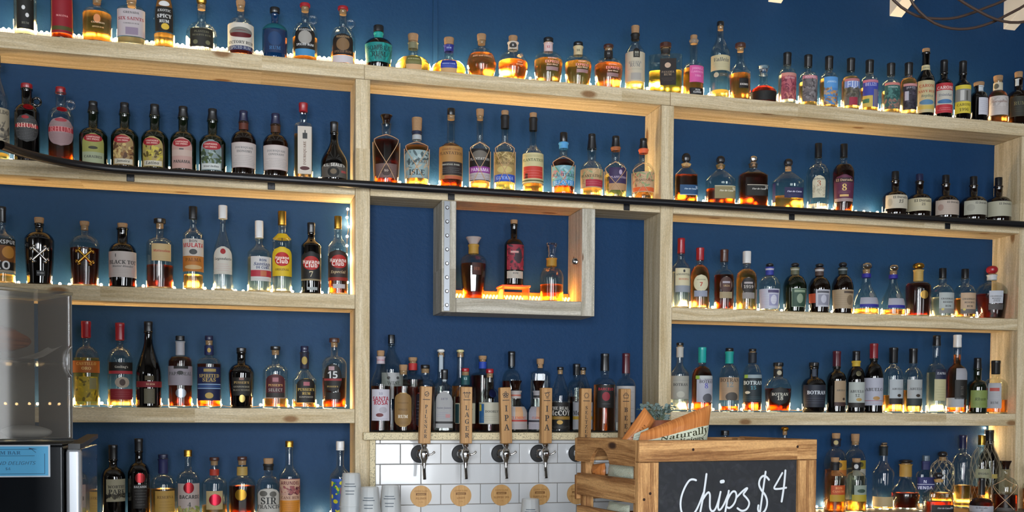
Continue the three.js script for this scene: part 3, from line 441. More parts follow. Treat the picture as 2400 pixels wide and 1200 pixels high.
R2|1.946 -.058 2.4395 .281 .091 .586 .722 .809 .33 .33 o 2 .85|c|m:.691|screw:bk|arch .148 .531 .05 .88 #5a2340 [Q.08,.12,.92,.28,#2a1420/T.2,.75,#d8b890,s:El Dorado/T.48,.22,#e0c070,s:8/L.58,.7,2,#a07a80/Q.3,.74,.7,.82,#d8b070/B.88,1,#a08a88]|tall mahogany bottle with purple arched label
R2|2.193 -.064 2.4395 .187 .1049 .406 .566 .811 .32 .29 o 2 1|b|-|screw:bk|rect .142 .443 .12 .83 #bfb6a2 [T.2,.6,#222,s:El Dorado,.62/T.5,.4,#222,i:15,.62/L.65,.9,3,#999/O.2,.55,.1,.28,#a8a08e]|first of five short dark bottles with cream labels
R2|2.308 -.062 2.4395 .183 .1002 .398 .553 .845 .34 .3 o 2 1|b|-|screw:navy|rect .126 .417 .05 .92 #bdb394 [T.22,.65,#222,s:El Dorado,.6/T.5,.14,#222,s:21,.6/L.65,.9,3,#999]|navy capped short dark bottle with yellowish cream label
R2|2.44 -.068 2.4395 .188 .1119 .381 .552 .819 .31 .27 o 2 1|b|-|screw:bk|rect .076 .4 .15 .84 #b3a396 [T.16,.5,#333,s:El Dorado,.66/L.3,.9,5,#998a80/O.2,.5,.1,.22,#a08478]|middle one of five short dark bottles, pinkish label
R2|2.578 -.069 2.4395 .191 .1146 .396 .566 .821 .3 .27 o 2 1|b|-|screw:bk|rect .113 .425 .18 .8 #aaa898 [T.18,.5,#333,s:El Dorado,.66/L.34,.9,5,#98968a/O.25,.5,.15,.25,#9a988a]|short dark bottle with grey cream label, reddish base
R2|2.711 -.067 2.4395 .194 .11 .43 .579 .822 .32 .28 o 2 1|b|-|screw:bk|rect .112 .439 .12 .86 #a9a690 [T.18,.5,#333,s:El Dorado,.66/L.34,.9,5,#98968a]|short dark bottle against the end post
L3|-1.222 -.055 2.0337 .257 .0856 .586 .718 .812 .3 .33 s 2 1|c|a:.122|foil:bk|rect .133 .575 0 .96 #17130f [B.2,.68,#7a4a1c/O.7,.4,.2,.18,#c88a3a/T.1,.9,#ddd,b:COCKSPUR/T.78,.5,#eee,b:XO/B.92,1,#b0a48c]|amber bottle with black and gold label, cut by frame
L3|-1.107 -.06 2.0337 .228 .0966 .667 .792 .918 .3 .33 o 2 .85|k|-|cork|rect .126 .201 .08 .3 #3a3d40 [T.5,.9,#ccc,s:BUMBU]|corked black bottle with silver crossed bones
L3|-.964 -.062 2.0337 .223 .1005 .643 .792 .942 .28 .32 o 2 .9|c|m:.584|cork||corked amber bottle with gold crossed bones
L3|-.842 -.058 2.0337 .222 .0925 .566 .697 .934 .4 .38 o 2 1|k|-|cork|rect .151 .546 0 .98 #bdb2ac [Q.3,.1,.32,.22,#333/T.42,.85,#222,s:BLACK TOT/T.58,.6,#555,i:Master Blender/L.66,.85,3,#a8a09c]|black bottle with wide white label and cork top
L3|-.72 -.059 2.0337 .244 .0948 .633 .741 .934 .31 .44 o 2 1|c|m:.337|stop:bk|rect .386 .627 .1 .68 #c3a878 [T.42,.85,#a8322a,i:Matusalem/L.7,.9,2,#b09868]|wide shouldered bottle with black stopper and tan label
L3|-.609 -.048 2.0337 .29 .0714 .658 .76 .852 .35 .42 s 2 1|c|d:.184|screw:bk|rect .398 .602 0 .98 #c4bcb4 [T.38,.92,#b01c22,b:MULATA/T.14,.3,#333,s:RON/O.5,.76,.14,.16,#444] && rect .214 .398 0 .98 #b5702a [T.25,.6,#6a3a14,s:PALMA/O.5,.72,.34,.14,#c8a878]|amber bottle with white, red and orange label
L3|-.509 -.048 2.0337 .299 .0719 .398 .776 .846 .29 .44 s 2 1|c|w:.388|screw:wh|arch .189 .512 0 .85 #c4bfb4 [O.5,.18,.13,.1,#9a1c20/T.45,.9,#222,i:Legendario/L.6,.9,4,#c0908a]|clear long necked bottle with white cap and arched label
L3|-.385 -.054 2.0337 .253 .0848 .536 .696 .762 .32 .36 s 2 1|c|p:.488|screw:wh|rect .149 .488 .15 .84 #c4c2c0 [T.15,.3,#1c2a5a,b:RON/T.3,.75,#1c2a5a,i:Santiago/T.45,.55,#1c2a5a,b:DE CUBA/B.56,.82,#a82a3a/Q.4,.58,.65,.8,#b86a4a/L.88,.95,1,#999]|pale rum bottle with white cap and red striped label
L3|-.306 -.048 2.0337 .29 .0714 .635 .75 .833 .38 .43 s 2 1|c|p:.229|screw:gold|arch .198 .552 0 .95 #cfae1c [O.5,.42,.32,.24,#b01c1c/T.37,.6,#f4ece0,b:Havana/T.5,.5,#f4ece0,b:Club/T.78,.6,#4a2c10,s:ORIGINAL] && neck .661 .724 0 1 #cfae1c []|gold capped bottle with bright yellow label
L3|-.204 -.049 2.0337 .255 .0734 .667 .798 .869 .35 .38 s 2 1|k|-|foil:bk|arch .179 .583 0 .97 #1b1a1a [O.5,.4,.34,.24,#a82420/T.35,.72,#e8e0d8,b:Havana/T.48,.5,#e8e0d8,b:Club/T.78,.16,#d8c8a0,s:7/B.94,1,#8a7a5a] && rect .048 .089 .1 .5 #9aa0a0 []|black bottle with red circle on black label
L3|-.109 -.048 2.0337 .283 .0724 .6 .746 .843 .36 .38 s 2 1|c|m:.227|screw:gold|arch .216 .557 0 .97 #33241f [O.55,.42,.34,.25,#a82420/T.37,.72,#e8e0d8,b:Havana/T.5,.5,#e8e0d8,b:Club/T.8,.6,#c8b088,i:Especial] && rect .173 .216 0 .97 #8a2418 [] && rect .076 .13 .1 .6 #b8b0b0 []|gold capped bottle with brown label and red circle
C|.4 -.085 2.036 .236 .1028 .622 .736 .885 .34 .59 o 2 .72|c|m:.574|flare:frost|neck .736 .885 0 1.1 #b08a3a [] && rect .385 .574 .25 .35 #3a1408 [T.5,.8,#8a4a2a,s:HB]|cut crystal decanter with frosted stopper
C|.557 -.085 2.0946 .25 .0779 .613 .716 .942 .35 .38 o 2 1|k|-|cork|rect .232 .613 .15 .82 #92283a [P.05,.95,#a83848,#5a1c2a,#3a2a34/O.6,.45,.2,.3,#3a3038/Q.2,.26,.6,.34,#d0a09a] && rect .103 .213 .12 .78 #b8b4a8 [T.3,.6,#555,b:RUM/L.5,.9,2,#999]|black bottle with crimson picture label on riser
C|.707 -.085 2.036 .228 .0934 .443 .6 .771 .37 .46 o 2 1|c|r:.3|flare:clear|neck .614 .743 0 1.15 #a8822e []|clear decanter with tall glass stopper and gold collar
R3|1.227 -.048 2.0266 .275 .0721 .57 .721 .794 .4 .4 s 2 1|c|p:.521|foil:red|rect .224 .564 .2 .8 #c8bf9e [O.5,.12,.06,.06,#333/T.26,.9,#333,s:ANGOSTURA/T.46,.6,#a84a2a,s:RESERVA/B.72,1,#8a9098]|pale bottle with tall red cap and cream label
R3|1.31 -.052 2.0266 .242 .0793 .556 .722 .806 .36 .4 o 2 1|c|r:.722|foil:red|oval .278 .549 .1 .7 #c8c0a0 [T.3,.6,#554,s:ANGOSTURA/T.58,.22,#a82c1c,b:7/L.75,.85,1,#998] && rect .194 .292 .1 .65 #8a90a0 [L.3,.8,2,#aab]|amber bottle with bright red cap and round cream label
R3|1.423 -.07 2.0266 .243 .0819 .552 .685 .811 .38 .4 o 2 1|c|m:.58|foil:brown|oval .28 .545 .2 .58 #4a302a [F#a89a88,4/Q.2,.3,.8,.42,#a8a0a8/T.58,.5,#c0a070,s:1824] && rect .189 .294 .2 .6 #9a8a6a []|dark rum bottle with brown round label and white ring
R3|1.515 -.056 2.0266 .238 .0872 .564 .707 .8 .35 .39 o 2 1|c|a:.7|screw:wh|oval .286 .55 .15 .62 #221d1b [F#a89a90,4/Q.2,.3,.8,.42,#a8a0a0/T.6,.7,#c8c0b8,s:1919] && rect .193 .293 .18 .55 #8a8480 []|amber bottle with white cap and black round label
R3|1.617 -.057 2.0266 .195 .0895 .535 .746 .921 .35 .35 o 2 .9|c|p:.43|ball:dark|rect .053 .456 0 .9 #b8bac8 [Q.45,.06,.95,.2,#4a4468/Q.5,.28,.92,.85,#8f8fb0/O.7,.55,.14,.24,#c8c8d4/L.2,.85,5,#a0a0b8] && neck .754 .921 0 1.05 #2f3a90 [B.2,.4,#b8b8c8]|pale bottle with blue neck band and portrait label
R3|1.733 -.061 2.0266 .202 .0971 .53 .761 .915 .32 .34 o 2 .88|g|-|ball:dark|rect .103 .47 .35 .6 #2f4a3a [F#9aa890,3/Q.15,.08,.85,.22,#8a9a80/O.5,.55,.2,.26,#8a9a82] && neck .761 .906 0 1.08 #5a5c48 [B.2,.4,#a8a898]|dark bottle with green portrait label
R3|1.842 -.057 2.0266 .203 .0907 .521 .735 .923 .35 .37 o 2 .88|b|-|ball:dark|rect .12 .462 .32 .62 #b8b8c0 [Q.1,.08,.9,.2,#55555c/Q.15,.28,.88,.9,#8a8a98/O.5,.55,.18,.24,#b8b8c4] && rect .197 .385 -.62 .3 #b0482a [] && neck .752 .915 0 1.08 #4a3a34 [B.2,.45,#c0b8b4]|dark bottle with white portrait label and orange tag
R3|1.95 -.058 2.0266 .213 .0913 .516 .754 .91 .35 .37 o 2 .88|b|-|ball:dark|rect .098 .459 .05 .94 #a08c70 [Q.5,.08,.95,.2,#4a3c30/O.75,.55,.14,.26,#77654e/L.2,.85,6,#7a6a54] && neck .762 .893 0 1.08 #26302e [B.2,.4,#8a9090]|dark bottle with wide tan portrait label
R3|2.065 -.065 2.0266 .217 .1062 .179 .691 .87 .32 .45 s 2 1|c|d:.114|ball:silver|rect .195 .325 .25 .7 #a4a4b0 [] && rect .138 .195 .25 .7 #2a2a8c [] && seal .317 .423 .5 .2 #b0b4b8 [] && neck .715 .789 0 1.1 #22228a []|bell shaped silver stoppered bottle, first of pair
R3|2.191 -.063 2.0266 .214 .1016 .182 .694 .876 .33 .44 s 2 1|c|d:.116|ball:silver|rect .198 .331 .3 .66 #a4a4b0 [] && rect .14 .198 .3 .66 #2a2a8c [] && seal .331 .43 .5 .2 #b0b4b8 [] && neck .727 .802 0 1.1 #22228a []|bell shaped silver stoppered bottle, second of pair
R3|2.314 -.066 2.0266 .227 .1078 .567 .661 .882 .32 .45 o 2 .96|c|m:.614|ball:gold|seal .315 .472 .45 .28 #b08a44 [] && neck .661 .866 0 1.15 #b39450 [L.1,.9,5,#8a6a30]|dark mahogany bottle with golden stopper and medallion
R3|2.428 -.06 2.0266 .208 .0957 .491 .681 .802 .36 .32 o 2 1|c|p:.405|screw:bk|rect .069 .491 .36 .62 #a9b0ae [T.3,.8,#222,s:CHAIRMAN'S/T.46,.6,#222,s:RESERVE/T.64,.35,#222,s:RUM/B.76,1,#8a8a86/O.2,.8,.08,.06,#c8b868]|pale bottle with grey label and black cap
R3|2.536 -.057 2.0266 .209 .0908 .5 .69 .81 .38 .34 o 2 1|c|d:.397|screw:bk|rect .078 .5 .32 .66 #b79c80 [T.3,.8,#222,s:CHAIRMAN'S/T.46,.6,#222,s:RESERVE/T.64,.35,#222,s:RUM/B.78,1,#6a625c/O.2,.8,.08,.06,#c8b868]|amber bottle with peach label and black cap
R3|2.688 -.079 2.0266 .232 .1344 .512 .693 .85 .29 .37 o 2 .84|c|m:.465|ball:red|rect .283 .512 .28 .42 #b8bcc4 [T.45,.85,#333,s:CHAIRMAN'S/T.62,.6,#333,s:RESERVE/T.8,.5,#555,i:1931] && rect .165 .268 .28 .46 #4a4644 [] && neck .732 .827 .05 1.05 #b8bcc0 []|broad round bottle with dark red stopper
L4|-.961 -.057 1.6246 .293 .0891 .562 .711 .811 .3 .36 o 2 1|c|y:.572|foil:red|rect .398 .537 0 .97 #a85a18 [T.25,.6,#e0b060,s:CASTILLO/T.65,.4,#e8c880,s:ORO] && rect .065 .353 0 .8 #a89020 [P0,1,#c8a820,#6a5a10,#b89a1c/Q.62,.05,.95,.5,#8a8458]|yellow rum bottle with orange band and red cap
L4|-.852 -.055 1.6246 .29 .0853 .571 .712 .798 .29 .36 o 2 1|c|r:.207|foil:red|rect .429 .53 .05 .9 #17130f [T.55,.85,#d8d0c0,s:Gosling's] && rect .394 .429 .05 .9 #a83038 [] && oval .227 .359 .15 .55 #a89a8a [O.5,.5,.2,.3,#4a3a34] && rect .091 .217 .1 .85 #8c2028 [L.2,.8,3,#c88]|clear bottle with black and red label, red cap
L4|-.759 -.056 1.6246 .297 .0889 .358 .816 .891 .32 .33 s 2 1|k|-|foil:bk|rect .234 .303 .05 .95 #7a1c24 [T.5,.6,#e0c898,s:XO RUM] && rect .313 .368 .05 .34 #4a4028 [] && rect .045 .219 .05 .4 #5a5440 [L.1,.9,9,#8a8468]|black champagne shaped bottle with red band
L4|-.654 -.054 1.6246 .25 .0835 .649 .732 .94 .36 .39 o 2 1|c|m:.708|screw:bk|rect .31 .577 0 .98 #938c94 [Q.3,-.02,.75,.14,#222/O.5,.35,.1,.1,#333/T.4,.8,#444,s:PAPA SEAL] && seal .137 .268 .05 .42 #9aa0a8 [] && neck .732 .923 .1 .9 #a8a8ae []|dark bottle with lilac grey label and silver medal
L4|-.557 -.056 1.6246 .253 .0871 .604 .71 .935 .33 .34 o 2 1|c|m:.609|stop:navy|rect .101 .562 0 .9 #141c42 [Q.3,.05,.75,.14,#a08a50/T.26,.8,#c8a85a,s:SPIRITED/T.38,.5,#c8a85a,s:SEAS/B.5,.53,#8ac/B.62,.65,#8ac/B.55,.6,#2a4a80/O.5,.85,.15,.09,#b89a50] && neck .734 .864 0 1.08 #18224e [O.5,.5,.15,.25,#b89a50]|dark blue labelled bottle with gold lettering and waves
L4|-.447 -.058 1.6246 .213 .0924 .574 .738 .943 .34 .36 o 2 .85|k|-|foil:bk|rect .206 .504 0 .7 #17140f [Q.38,0,.62,.14,#8a6a60/T.28,.8,#c0a060,s:PUSSER'S/T.52,.85,#a8a08a,s:GUNPOWDER/T.7,.9,#88806c,b:BLACK RESERVE] && seal .092 .22 .05 .24 #b09a5a []|squat black bottle with gold emblem and dark lettering
L4|-.329 -.058 1.6246 .221 .0916 .593 .71 .938 .33 .4 o 2 1|c|r:.159|stop:bk|arch .166 .545 0 .74 #4a1a20 [Q.36,.14,.64,.32,#a06a70/T.46,.7,#d0a860,s:PUSSER'S/T.66,.7,#9a9890,b:SELECT/B.78,1,#2a2420/F#a8806a,3]|clear bottle with maroon arched label and black stopper
L4|-.227 -.057 1.6246 .224 .0891 .459 .623 .911 .33 .31 l 2 1|c|r:.116|foil:navy|arch .089 .479 .1 .75 #171310 [Q.36,.14,.66,.3,#a05a64/T.46,.85,#d0b058,s:PUSSER'S/T.62,.4,#d0b058,s:RUM/T.76,.7,#a8a090,b:GUNPOWDER/F#c0a050,3] && neck .637 .897 .1 1.05 #14172e [O.5,.5,.25,.25,#a8904a]|angular clear bottle with navy neck and black label
L4|-.121 -.058 1.6246 .255 .0913 .63 .752 .939 .29 .42 o 2 .95|c|m:.436|stop:brown|oval .23 .636 -.1 .7 #15110f [Q.3,.1,.6,.24,#a8888c/T.4,.6,#ccc,b:15/B.52,.6,#8a2c30/T.8,.6,#c8a858,s:PUSSER'S] && rect .133 .23 -.1 .6 #1a1512 []|tall clear bottle with oval black label
MB|.044 -.03 1.541 .296 .0746 .57 .853 .937 .38 .4 s 2 1|c|m:.565|cork|rect .14 .523 0 .86 #bfbcc6 [T.14,.2,#889,s:10/T.3,.85,#a02438,b:SANTA/T.43,.72,#a02438,b:ROSA/O.62,.66,.2,.1,#a8a4ac/O.45,.82,.18,.06,#6a3034/L.92,.96,1,#889] && neck .837 .927 0 1.05 #b8aab0 [T.5,.8,#a02438,b:SANTA ROSA]|corked bottle with white label and bold red lettering
MB|.096 -.12 1.541 .36 .0893 .634 .881 .912 .29 .3 s 2 1|c|w:.227|screw:bk|rect .338 .607 .1 .9 #a8a8a8 [O.3,.2,.06,.06,#444/O.65,.2,.06,.06,#444/T.4,.5,#555,s:WINE]|tallest clear bottle behind white labelled one, black cap
MB|.127 -.03 1.541 .246 .075 .677 .778 .918 .44 .44 o 2 1|c|m:.677|cork|tall .081 .582 -.02 .8 #8a6a3c [F#c8a868,3/T.3,.6,#5a4020,s:CONNOISSEUR/T.5,.5,#5a4020,s:SINGLE/T.7,.55,#e8e0d0,s:RUM/L.84,.92,2,#6a5030]|corked dark bottle with tall golden label
MB|.177 -.12 1.541 .278 .0834 .7 .781 .954 .38 .42 o 2 1|c|m:.7|cork|neck .827 .919 0 1.05 #b02a2a []|corked bottle behind with red neck band
MB|.208 -.03 1.541 .247 .0754 .689 .791 .943 .46 .46 o 2 1|c|m:.677|stop:bk|tall .081 .582 -.4 .55 #1f1a24 [F#a84a48,4/L.2,.8,6,#778]|black stoppered bottle half hidden by first tap handle
MB|.284 -.12 1.541 .312 .0662 .551 .654 .954 .44 .46 s 2 1|c|w:.267|ball:white|neck .721 .923 .05 .5 #a8b4bc []|tall back bottle with white round stopper
MB|.359 -.12 1.541 .312 .0665 .554 .658 .958 .44 .46 s 2 1|c|d:.554|ball:cream|rect .113 .424 0 .7 #8a8474 []|tall back bottle with cream yellow round stopper
MB|.28 -.03 1.541 .231 .0726 .646 .768 .85 .33 .37 o 4 1|c|w:.496|foil:bk|arch .067 .646 0 .78 #9a9a9a [T.2,.4,#667,i:1879/T.45,.8,#556,i:Saint James/L.55,.75,4,#889/B.82,.88,#222/Q.6,.62,.85,.72,#b08080]|clear front bottle with frosted grey arched label
MB|.359 -.03 1.541 .237 .0794 .58 .72 .947 .4 .38 o 2 1|c|m:.553|stop:red|rect .133 .453 0 .95 #b8b49a [P0,1,#c0bca4,#b0ac94,#b8b49c/Q.02,.05,.25,.98,#1c3a3c/T.3,.4,#333,s:DOORLY'S,.62] && neck .74 .887 0 1.05 #0f4448 [T.35,.6,#bdd,s:12]|teal necked bottle with bird label behind second handle
MB|.446 -.12 1.541 .289 .0913 .741 .786 .955 .32 .36 o 2 1|c|m:.741|cork|neck .831 .921 0 1.05 #1c3fa0 []|dark back bottle with cork and royal blue neck band
MB|.452 -.03 1.541 .236 .083 .52 .696 .932 .35 .37 o 2 1|c|m:.189|stop:red|rect .128 .473 0 .96 #b5b2a0 [F#55605c,2/Q.04,.08,.3,.95,#2c5c8a/Q.06,.1,.18,.4,#c0b040/T.42,.6,#333,s:DOORLY'S,.64/L.6,.85,3,#8a887a] && seal .547 .682 .3 .35 #1c2450 []|bottle with cream parrot label and navy collar
MB|.56 -.12 1.541 .308 .0756 .638 .776 .819 .35 .37 o 2 1|c|m:.633|foil:bk||black capped dark bottle above third handle
MB|.553 -.03 1.541 .194 .0932 .372 .645 .818 .38 .52 s 2 1|c|w:.149|flare:dark|rect .058 .496 .15 .8 #a8a09c [Q.35,.02,.7,.55,#c89a70/B.58,.66,#a83830/T.5,.7,#c04030,s:CLEMENT/L.75,.95,3,#889] && neck .653 .802 0 1.15 #b0a8a4 [B.5,.7,#b06050]|clear bell bottle with dark glass stopper beside third handle
MB|.643 -.03 1.541 .195 .0938 .372 .645 .818 .38 .52 s 2 1|c|w:.149|flare:dark|rect .058 .496 0 .8 #a4a0a8 [Q.4,.02,.8,.55,#c8a080/B.6,.68,#2a2a34/T.5,.6,#b04030,s:CLEMENT/L.76,.95,3,#889] && neck .653 .802 0 1.15 #a8a4a8 [B.6,.9,#333]|clear bell bottle with dark glass stopper beside fourth handle
MB|.675 -.12 1.541 .282 .0827 .795 .842 .93 .32 .4 o 4 1|c|w:.713|cork||square clear bottle with pale wooden stopper behind
MB|.728 -.03 1.541 .248 .078 .556 .869 .954 .29 .33 l 2 1|c|w:.477|stop:bk|rect .046 .458 0 .96 #14120f [T.22,.8,#d8d4cc,s:THE REAL/T.4,.95,#d8d4cc,s:McCOY/B.52,.64,#8a6a28/O.5,.74,.12,.08,#c8a050/L.86,.96,2,#666]|conical clear bottle with black label and white lettering
MB|.823 -.12 1.541 .265 .0735 .642 .767 .843 .36 .39 o 2 1|c|m:.516|foil:bk||black capped back bottle behind the conical ones
MB|.819 -.03 1.541 .248 .0785 .56 .875 .954 .29 .33 l 2 1|c|w:.481|stop:bk|rect .047 .461 0 .96 #a8a8ae [T.4,.9,#333,s:McCOY/B.52,.64,#b8963c]|conical clear bottle with grey label by fifth handle
MB|.907 -.03 1.541 .302 .0888 .604 .696 .788 .37 .37 o 2 1|c|d:.604|foil:bk|rect .311 .598 .1 .72 #14110f [T.18,.9,#a82030,b:BARCELO/O.5,.5,.22,.2,#8a1c2c/L.78,.86,1,#888]|amber bottle with black and red label between handles
MB|.994 -.03 1.541 .305 .0793 .579 .692 .752 .38 .38 o 2 1|c|w:.449|foil:burg|rect .126 .584 0 .9 #aaa6a4 [L.1,.9,7,#888]|bottle with burgundy neck foil behind last handle
R4|1.227 -.049 1.6228 .27 .0741 .54 .714 .963 .34 .39 s 2 1|c|p:.236|stop:bk|rect .18 .516 .05 .95 #9a988e [T.38,.7,#333,s:BOTRAN/L.15,.22,1,#777/O.5,.8,.18,.14,#b4b2a4] && neck .789 .938 0 1.1 #b0aca4 []|clear bottle with frosted white label beside upright
R4|1.325 -.054 1.6228 .255 .0848 .536 .709 .768 .34 .38 o 2 1|c|m:.709|foil:teal|rect .503 .556 .2 .78 #b4b8b8 [Q0,0,.2,1,#8aa840] && rect .146 .497 .25 .74 #a9a9b4 [T.1,.85,#333,s:BOTRAN,.56/T.28,.2,#55a,s:8/O.6,.82,.28,.2,#55555c]|dark bottle with teal cap and white arch label
R4|1.442 -.052 1.6228 .254 .0802 .544 .745 .953 .36 .4 o 2 1|c|m:.087|stop:bk|rect .181 .537 .02 .96 #a1896f [T.12,.85,#3a3028,s:BOTRAN/T.32,.3,#6a7a80,s:12/L.45,.6,2,#8a7660/O.6,.85,.26,.2,#4a443e] && neck .758 .946 0 1.12 #12908a []|clear bottle with teal neck and tan label
R4|1.543 -.051 1.6228 .253 .0772 .561 .764 .959 .38 .4 o 2 1|c|m:.459|stop:bk|rect .155 .534 .05 .95 #16242a [T.2,.95,#d8e0e0,s:BOTRAN/T.4,.25,#4a90a0,s:15/O.25,.6,.12,.06,#ccc4b0/L.75,.95,3,#55757c] && rect .534 .588 .1 .9 #8a9aa0 [Q0,0,.2,1,#8aa840] && neck .777 .939 0 1.1 #131a26 []|dark teal labelled bottle, black cap, white strip
R4|1.668 -.068 1.6228 .201 .1111 .474 .716 .922 .31 .38 o 2 .85|c|m:.474|stop:bk|oval .147 .5 .12 .72 #1a1a1a [T.4,.8,#d8d4c4,s:BOTRAN/T.62,.3,#d8d4c4,s:18/F#55554e,2] && neck .716 .871 .1 1.1 #17171a [O.6,.5,.2,.3,#b0a890]|squat bottle with black oval label
R4|1.827 -.063 1.6228 .204 .1015 .53 .701 .915 .36 .41 o 2 .88|k|-|stop:bk|rect .103 .547 .08 .9 #191f2c [T.35,.75,#e0e4ea,s:BOTRAN,.55/L.55,.85,3,#667] && neck .718 .872 .1 .5 #2a3444 []|matte black squat bottle with white lettering
R4|1.925 -.052 1.6228 .252 .0808 .535 .674 .757 .39 .41 o 2 1|k|-|foil:burg|rect .167 .514 .38 .55 #9a8468 [T.45,.7,#333,s:ABUELO/O.75,.85,.12,.06,#3a2a20] && rect .104 .167 .38 .55 #3a2420 []|black bottle with burgundy foil and tan label
R4|2.015 -.051 1.6228 .254 .0777 .521 .743 .847 .39 .39 o 2 1|k|-|foil:bk|rect .16 .493 .1 .82 #aab0aa [T.45,.8,#333,s:ABUELO/T.65,.25,#333,s:12/O.6,.85,.16,.08,#a88a50] && rect .083 .16 .1 .85 #26221f [] && neck .75 .84 0 1.1 #b89a30 [] && seal .59 .674 .3 .3 #8a8468 []|black bottle with gold neck band, pale label
R4|2.099 -.053 1.6228 .287 .0816 .512 .71 .79 .39 .41 o 2 1|k|-|foil:redd|rect .105 .5 .05 .9 #a8a9b6 [T.42,.85,#333,s:ABUELO/O.6,.74,.16,.07,#a8804a/B.82,.84,#a05a60/L.88,.95,1,#b88]|black bottle with red cap and white label
R4|2.194 -.055 1.6228 .272 .0857 .562 .719 .771 .38 .42 o 2 1|c|d:.268|foil:bk|rect .222 .51 .3 .62 #aab0b4 [T.5,.8,#333,s:ABUELO,.55/O.65,.85,.14,.08,#33261c] && rect .131 .222 .3 .62 #221c1a []|clear topped amber bottle, black cap, white label
R4|2.286 -.051 1.6228 .27 .0789 .556 .702 .781 .41 .43 o 2 1|c|d:.351|foil:bk|rect .225 .517 .2 .75 #a4a8a8 [T.5,.8,#333,s:ABUELO,.55/O.65,.85,.14,.08,#33261c] && rect .106 .225 .2 .75 #2a3230 []|clear topped amber bottle with green black lower strip
R4|2.401 -.054 1.6228 .328 .0831 .511 .643 .874 .39 .37 o 2 1|c|p:.522|foil:bk|rect .434 .56 .45 .5 #151d3a [T.4,.8,#ccc,s:ZAFRA] && rect .159 .434 .4 .55 #b5ae86 [L.3,.9,5,#8a8464]|tall necked pale bottle with navy and cream label
R4|2.504 -.056 1.6228 .333 .0873 .511 .614 .848 .38 .38 o 2 1|c|m:.75|foil:wh|rect .424 .571 .45 .5 #9a9aa0 [] && rect .179 .424 .4 .55 #17140f [V.3,.8,#55504a,s:RUM] && rect .076 .196 -.1 .8 #a0a4aa []|tall necked dark amber bottle with silver bands
R4|2.605 -.054 1.6228 .237 .0841 .469 .6 .815 .39 .35 o 2 1|g|-|foil:bk|rect .1 .415 .2 .8 #7a8a48 [T.5,.6,#3a4420,i:Rhum/L.7,.85,2,#66743c]|dark green bottle with moss green label
R4|2.718 -.064 1.6228 .228 .1032 .516 .669 .75 .32 .36 o 2 1|c|d:.258|foil:bk|rect .266 .573 -.05 .52 #a8a8ac [Q.15,.3,.85,.5,#b04a40/L.6,.9,3,#999] && rect .097 .266 -.05 .55 #a4a4a8 [T.4,.7,#555,s:RUM]|amber bottle with white label beside end post
L5|-.876 -.05 1.215 .28 .0824 .606 .727 .832 .36 .38 o 2 1|k|-|foil:bk|rect .311 .585 .2 .75 #a8a288 [T.35,.85,#222,s:WORTHY/T.55,.8,#222,s:PARK/P.68,.8,#3a3428,#222,#55503c]|black bottle with cream label beside steel cabinet
L5|-.792 -.05 1.215 .302 .077 .598 .725 .863 .35 .38 o 2 1|k|-|foil:bk|seal .495 .613 .1 .42 #9a2a2e [] && rect .206 .48 .1 .6 #17130f [T.1,.9,#ccc,b:BACARDI/L.2,.9,6,#888]|black bottle with red medallion
L5|-.712 -.05 1.215 .247 .0863 .572 .716 .958 .36 .38 o 2 1|c|a:.517|foil:navy|rect .198 .493 .12 .75 #a8843c [T.3,.8,#5a3c14,s:RESERVA/L.45,.85,3,#77561c] && neck .729 .934 0 1.05 #1c2150 []|amber bottle with gold label and navy neck
L5|-.629 -.05 1.215 .262 .0823 .605 .725 .914 .31 .35 o 2 1|c|y:.215|screw:gold|rect .169 .559 .05 .88 #a89a94 [T.46,.85,#222,b:BACARDI/T.72,.14,#333,s:4/P.82,1,#7a8a4a,#a8a060,#8a7a4a] && seal .427 .576 .05 .42 #8a1c24 []|gold capped clear bottle with red medallion and lettering
L5|-.54 -.05 1.215 .236 .0904 .61 .712 .949 .32 .38 o 2 1|c|a:.29|stop:brown|rect .232 .507 0 .62 #a8946a [] && seal .29 .463 .05 .45 #a81c34 [] && neck .731 .821 0 1.1 #a0301c []|round shouldered bottle with crimson foil disc
L5|-.445 -.05 1.215 .238 .097 .605 .713 .943 .34 .36 o 2 1|c|m:.567|stop:brown|seal .357 .529 -.1 .4 #9a7424 [] && neck .72 .847 0 1.12 #a88c4a [L.1,.9,4,#6a5420]|dark amber bottle with gold medallion
L5|-.357 .03 1.215 .235 .0837 .606 .739 .924 .36 .43 o 2 1|c|w:.263|cork|arch .148 .568 0 .9 #a8a49c [O.3,.2,.16,.1,#55524c/O.68,.22,.14,.1,#55524c/T.45,.8,#222,s:SIR/T.66,.95,#222,s:FRANCIS/F#2a2622,4] && neck .822 .917 0 1.1 #121214 []|clear bottle with arched grey label and wooden stopper
L5|-.281 -.05 1.215 .293 .0797 .56 .717 .927 .37 .38 s 2 1|c|y:.339|screw:gold|rect .119 .544 .05 .9 #b8947c [F#6a2430,3/T.12,.85,#5a1c28,b:ARUNDEL/P.24,.44,#4a1c24,#8a4a4a,#b08a7a/T.54,.8,#5a3028,s:CANE RUM/B.62,.98,#c07a20/L.66,.95,5,#8a5218]|tall bottle with pink and orange label
L5|-.1 -.05 1.215 .292 .0776 .554 .703 .888 .34 .4 s 2 1|c|w:.145|screw:wh|rect .097 .538 .1 .9 #1f4a96 [B0,.08,#2a5ab0/P.1,.9,#c8c020,#2a8a3a,#1f4a96/Q.4,.25,.95,.42,#a82a50]|white capped bottle with bright blue yellow label
R5|1.96 -.104 1.215 .322 .0928 .651 .795 .934 .38 .38 o 2 1|c|d:.529|cork|rect .529 .651 .3 .65 #b8862a [O.4,.5,.2,.3,#5a4420] && rect .451 .529 .3 .65 #a8642a [] && neck .828 .928 0 1.08 #16182a [O.5,.5,.2,.3,#b0a070]|taller corked bottle beside the crate, navy neck
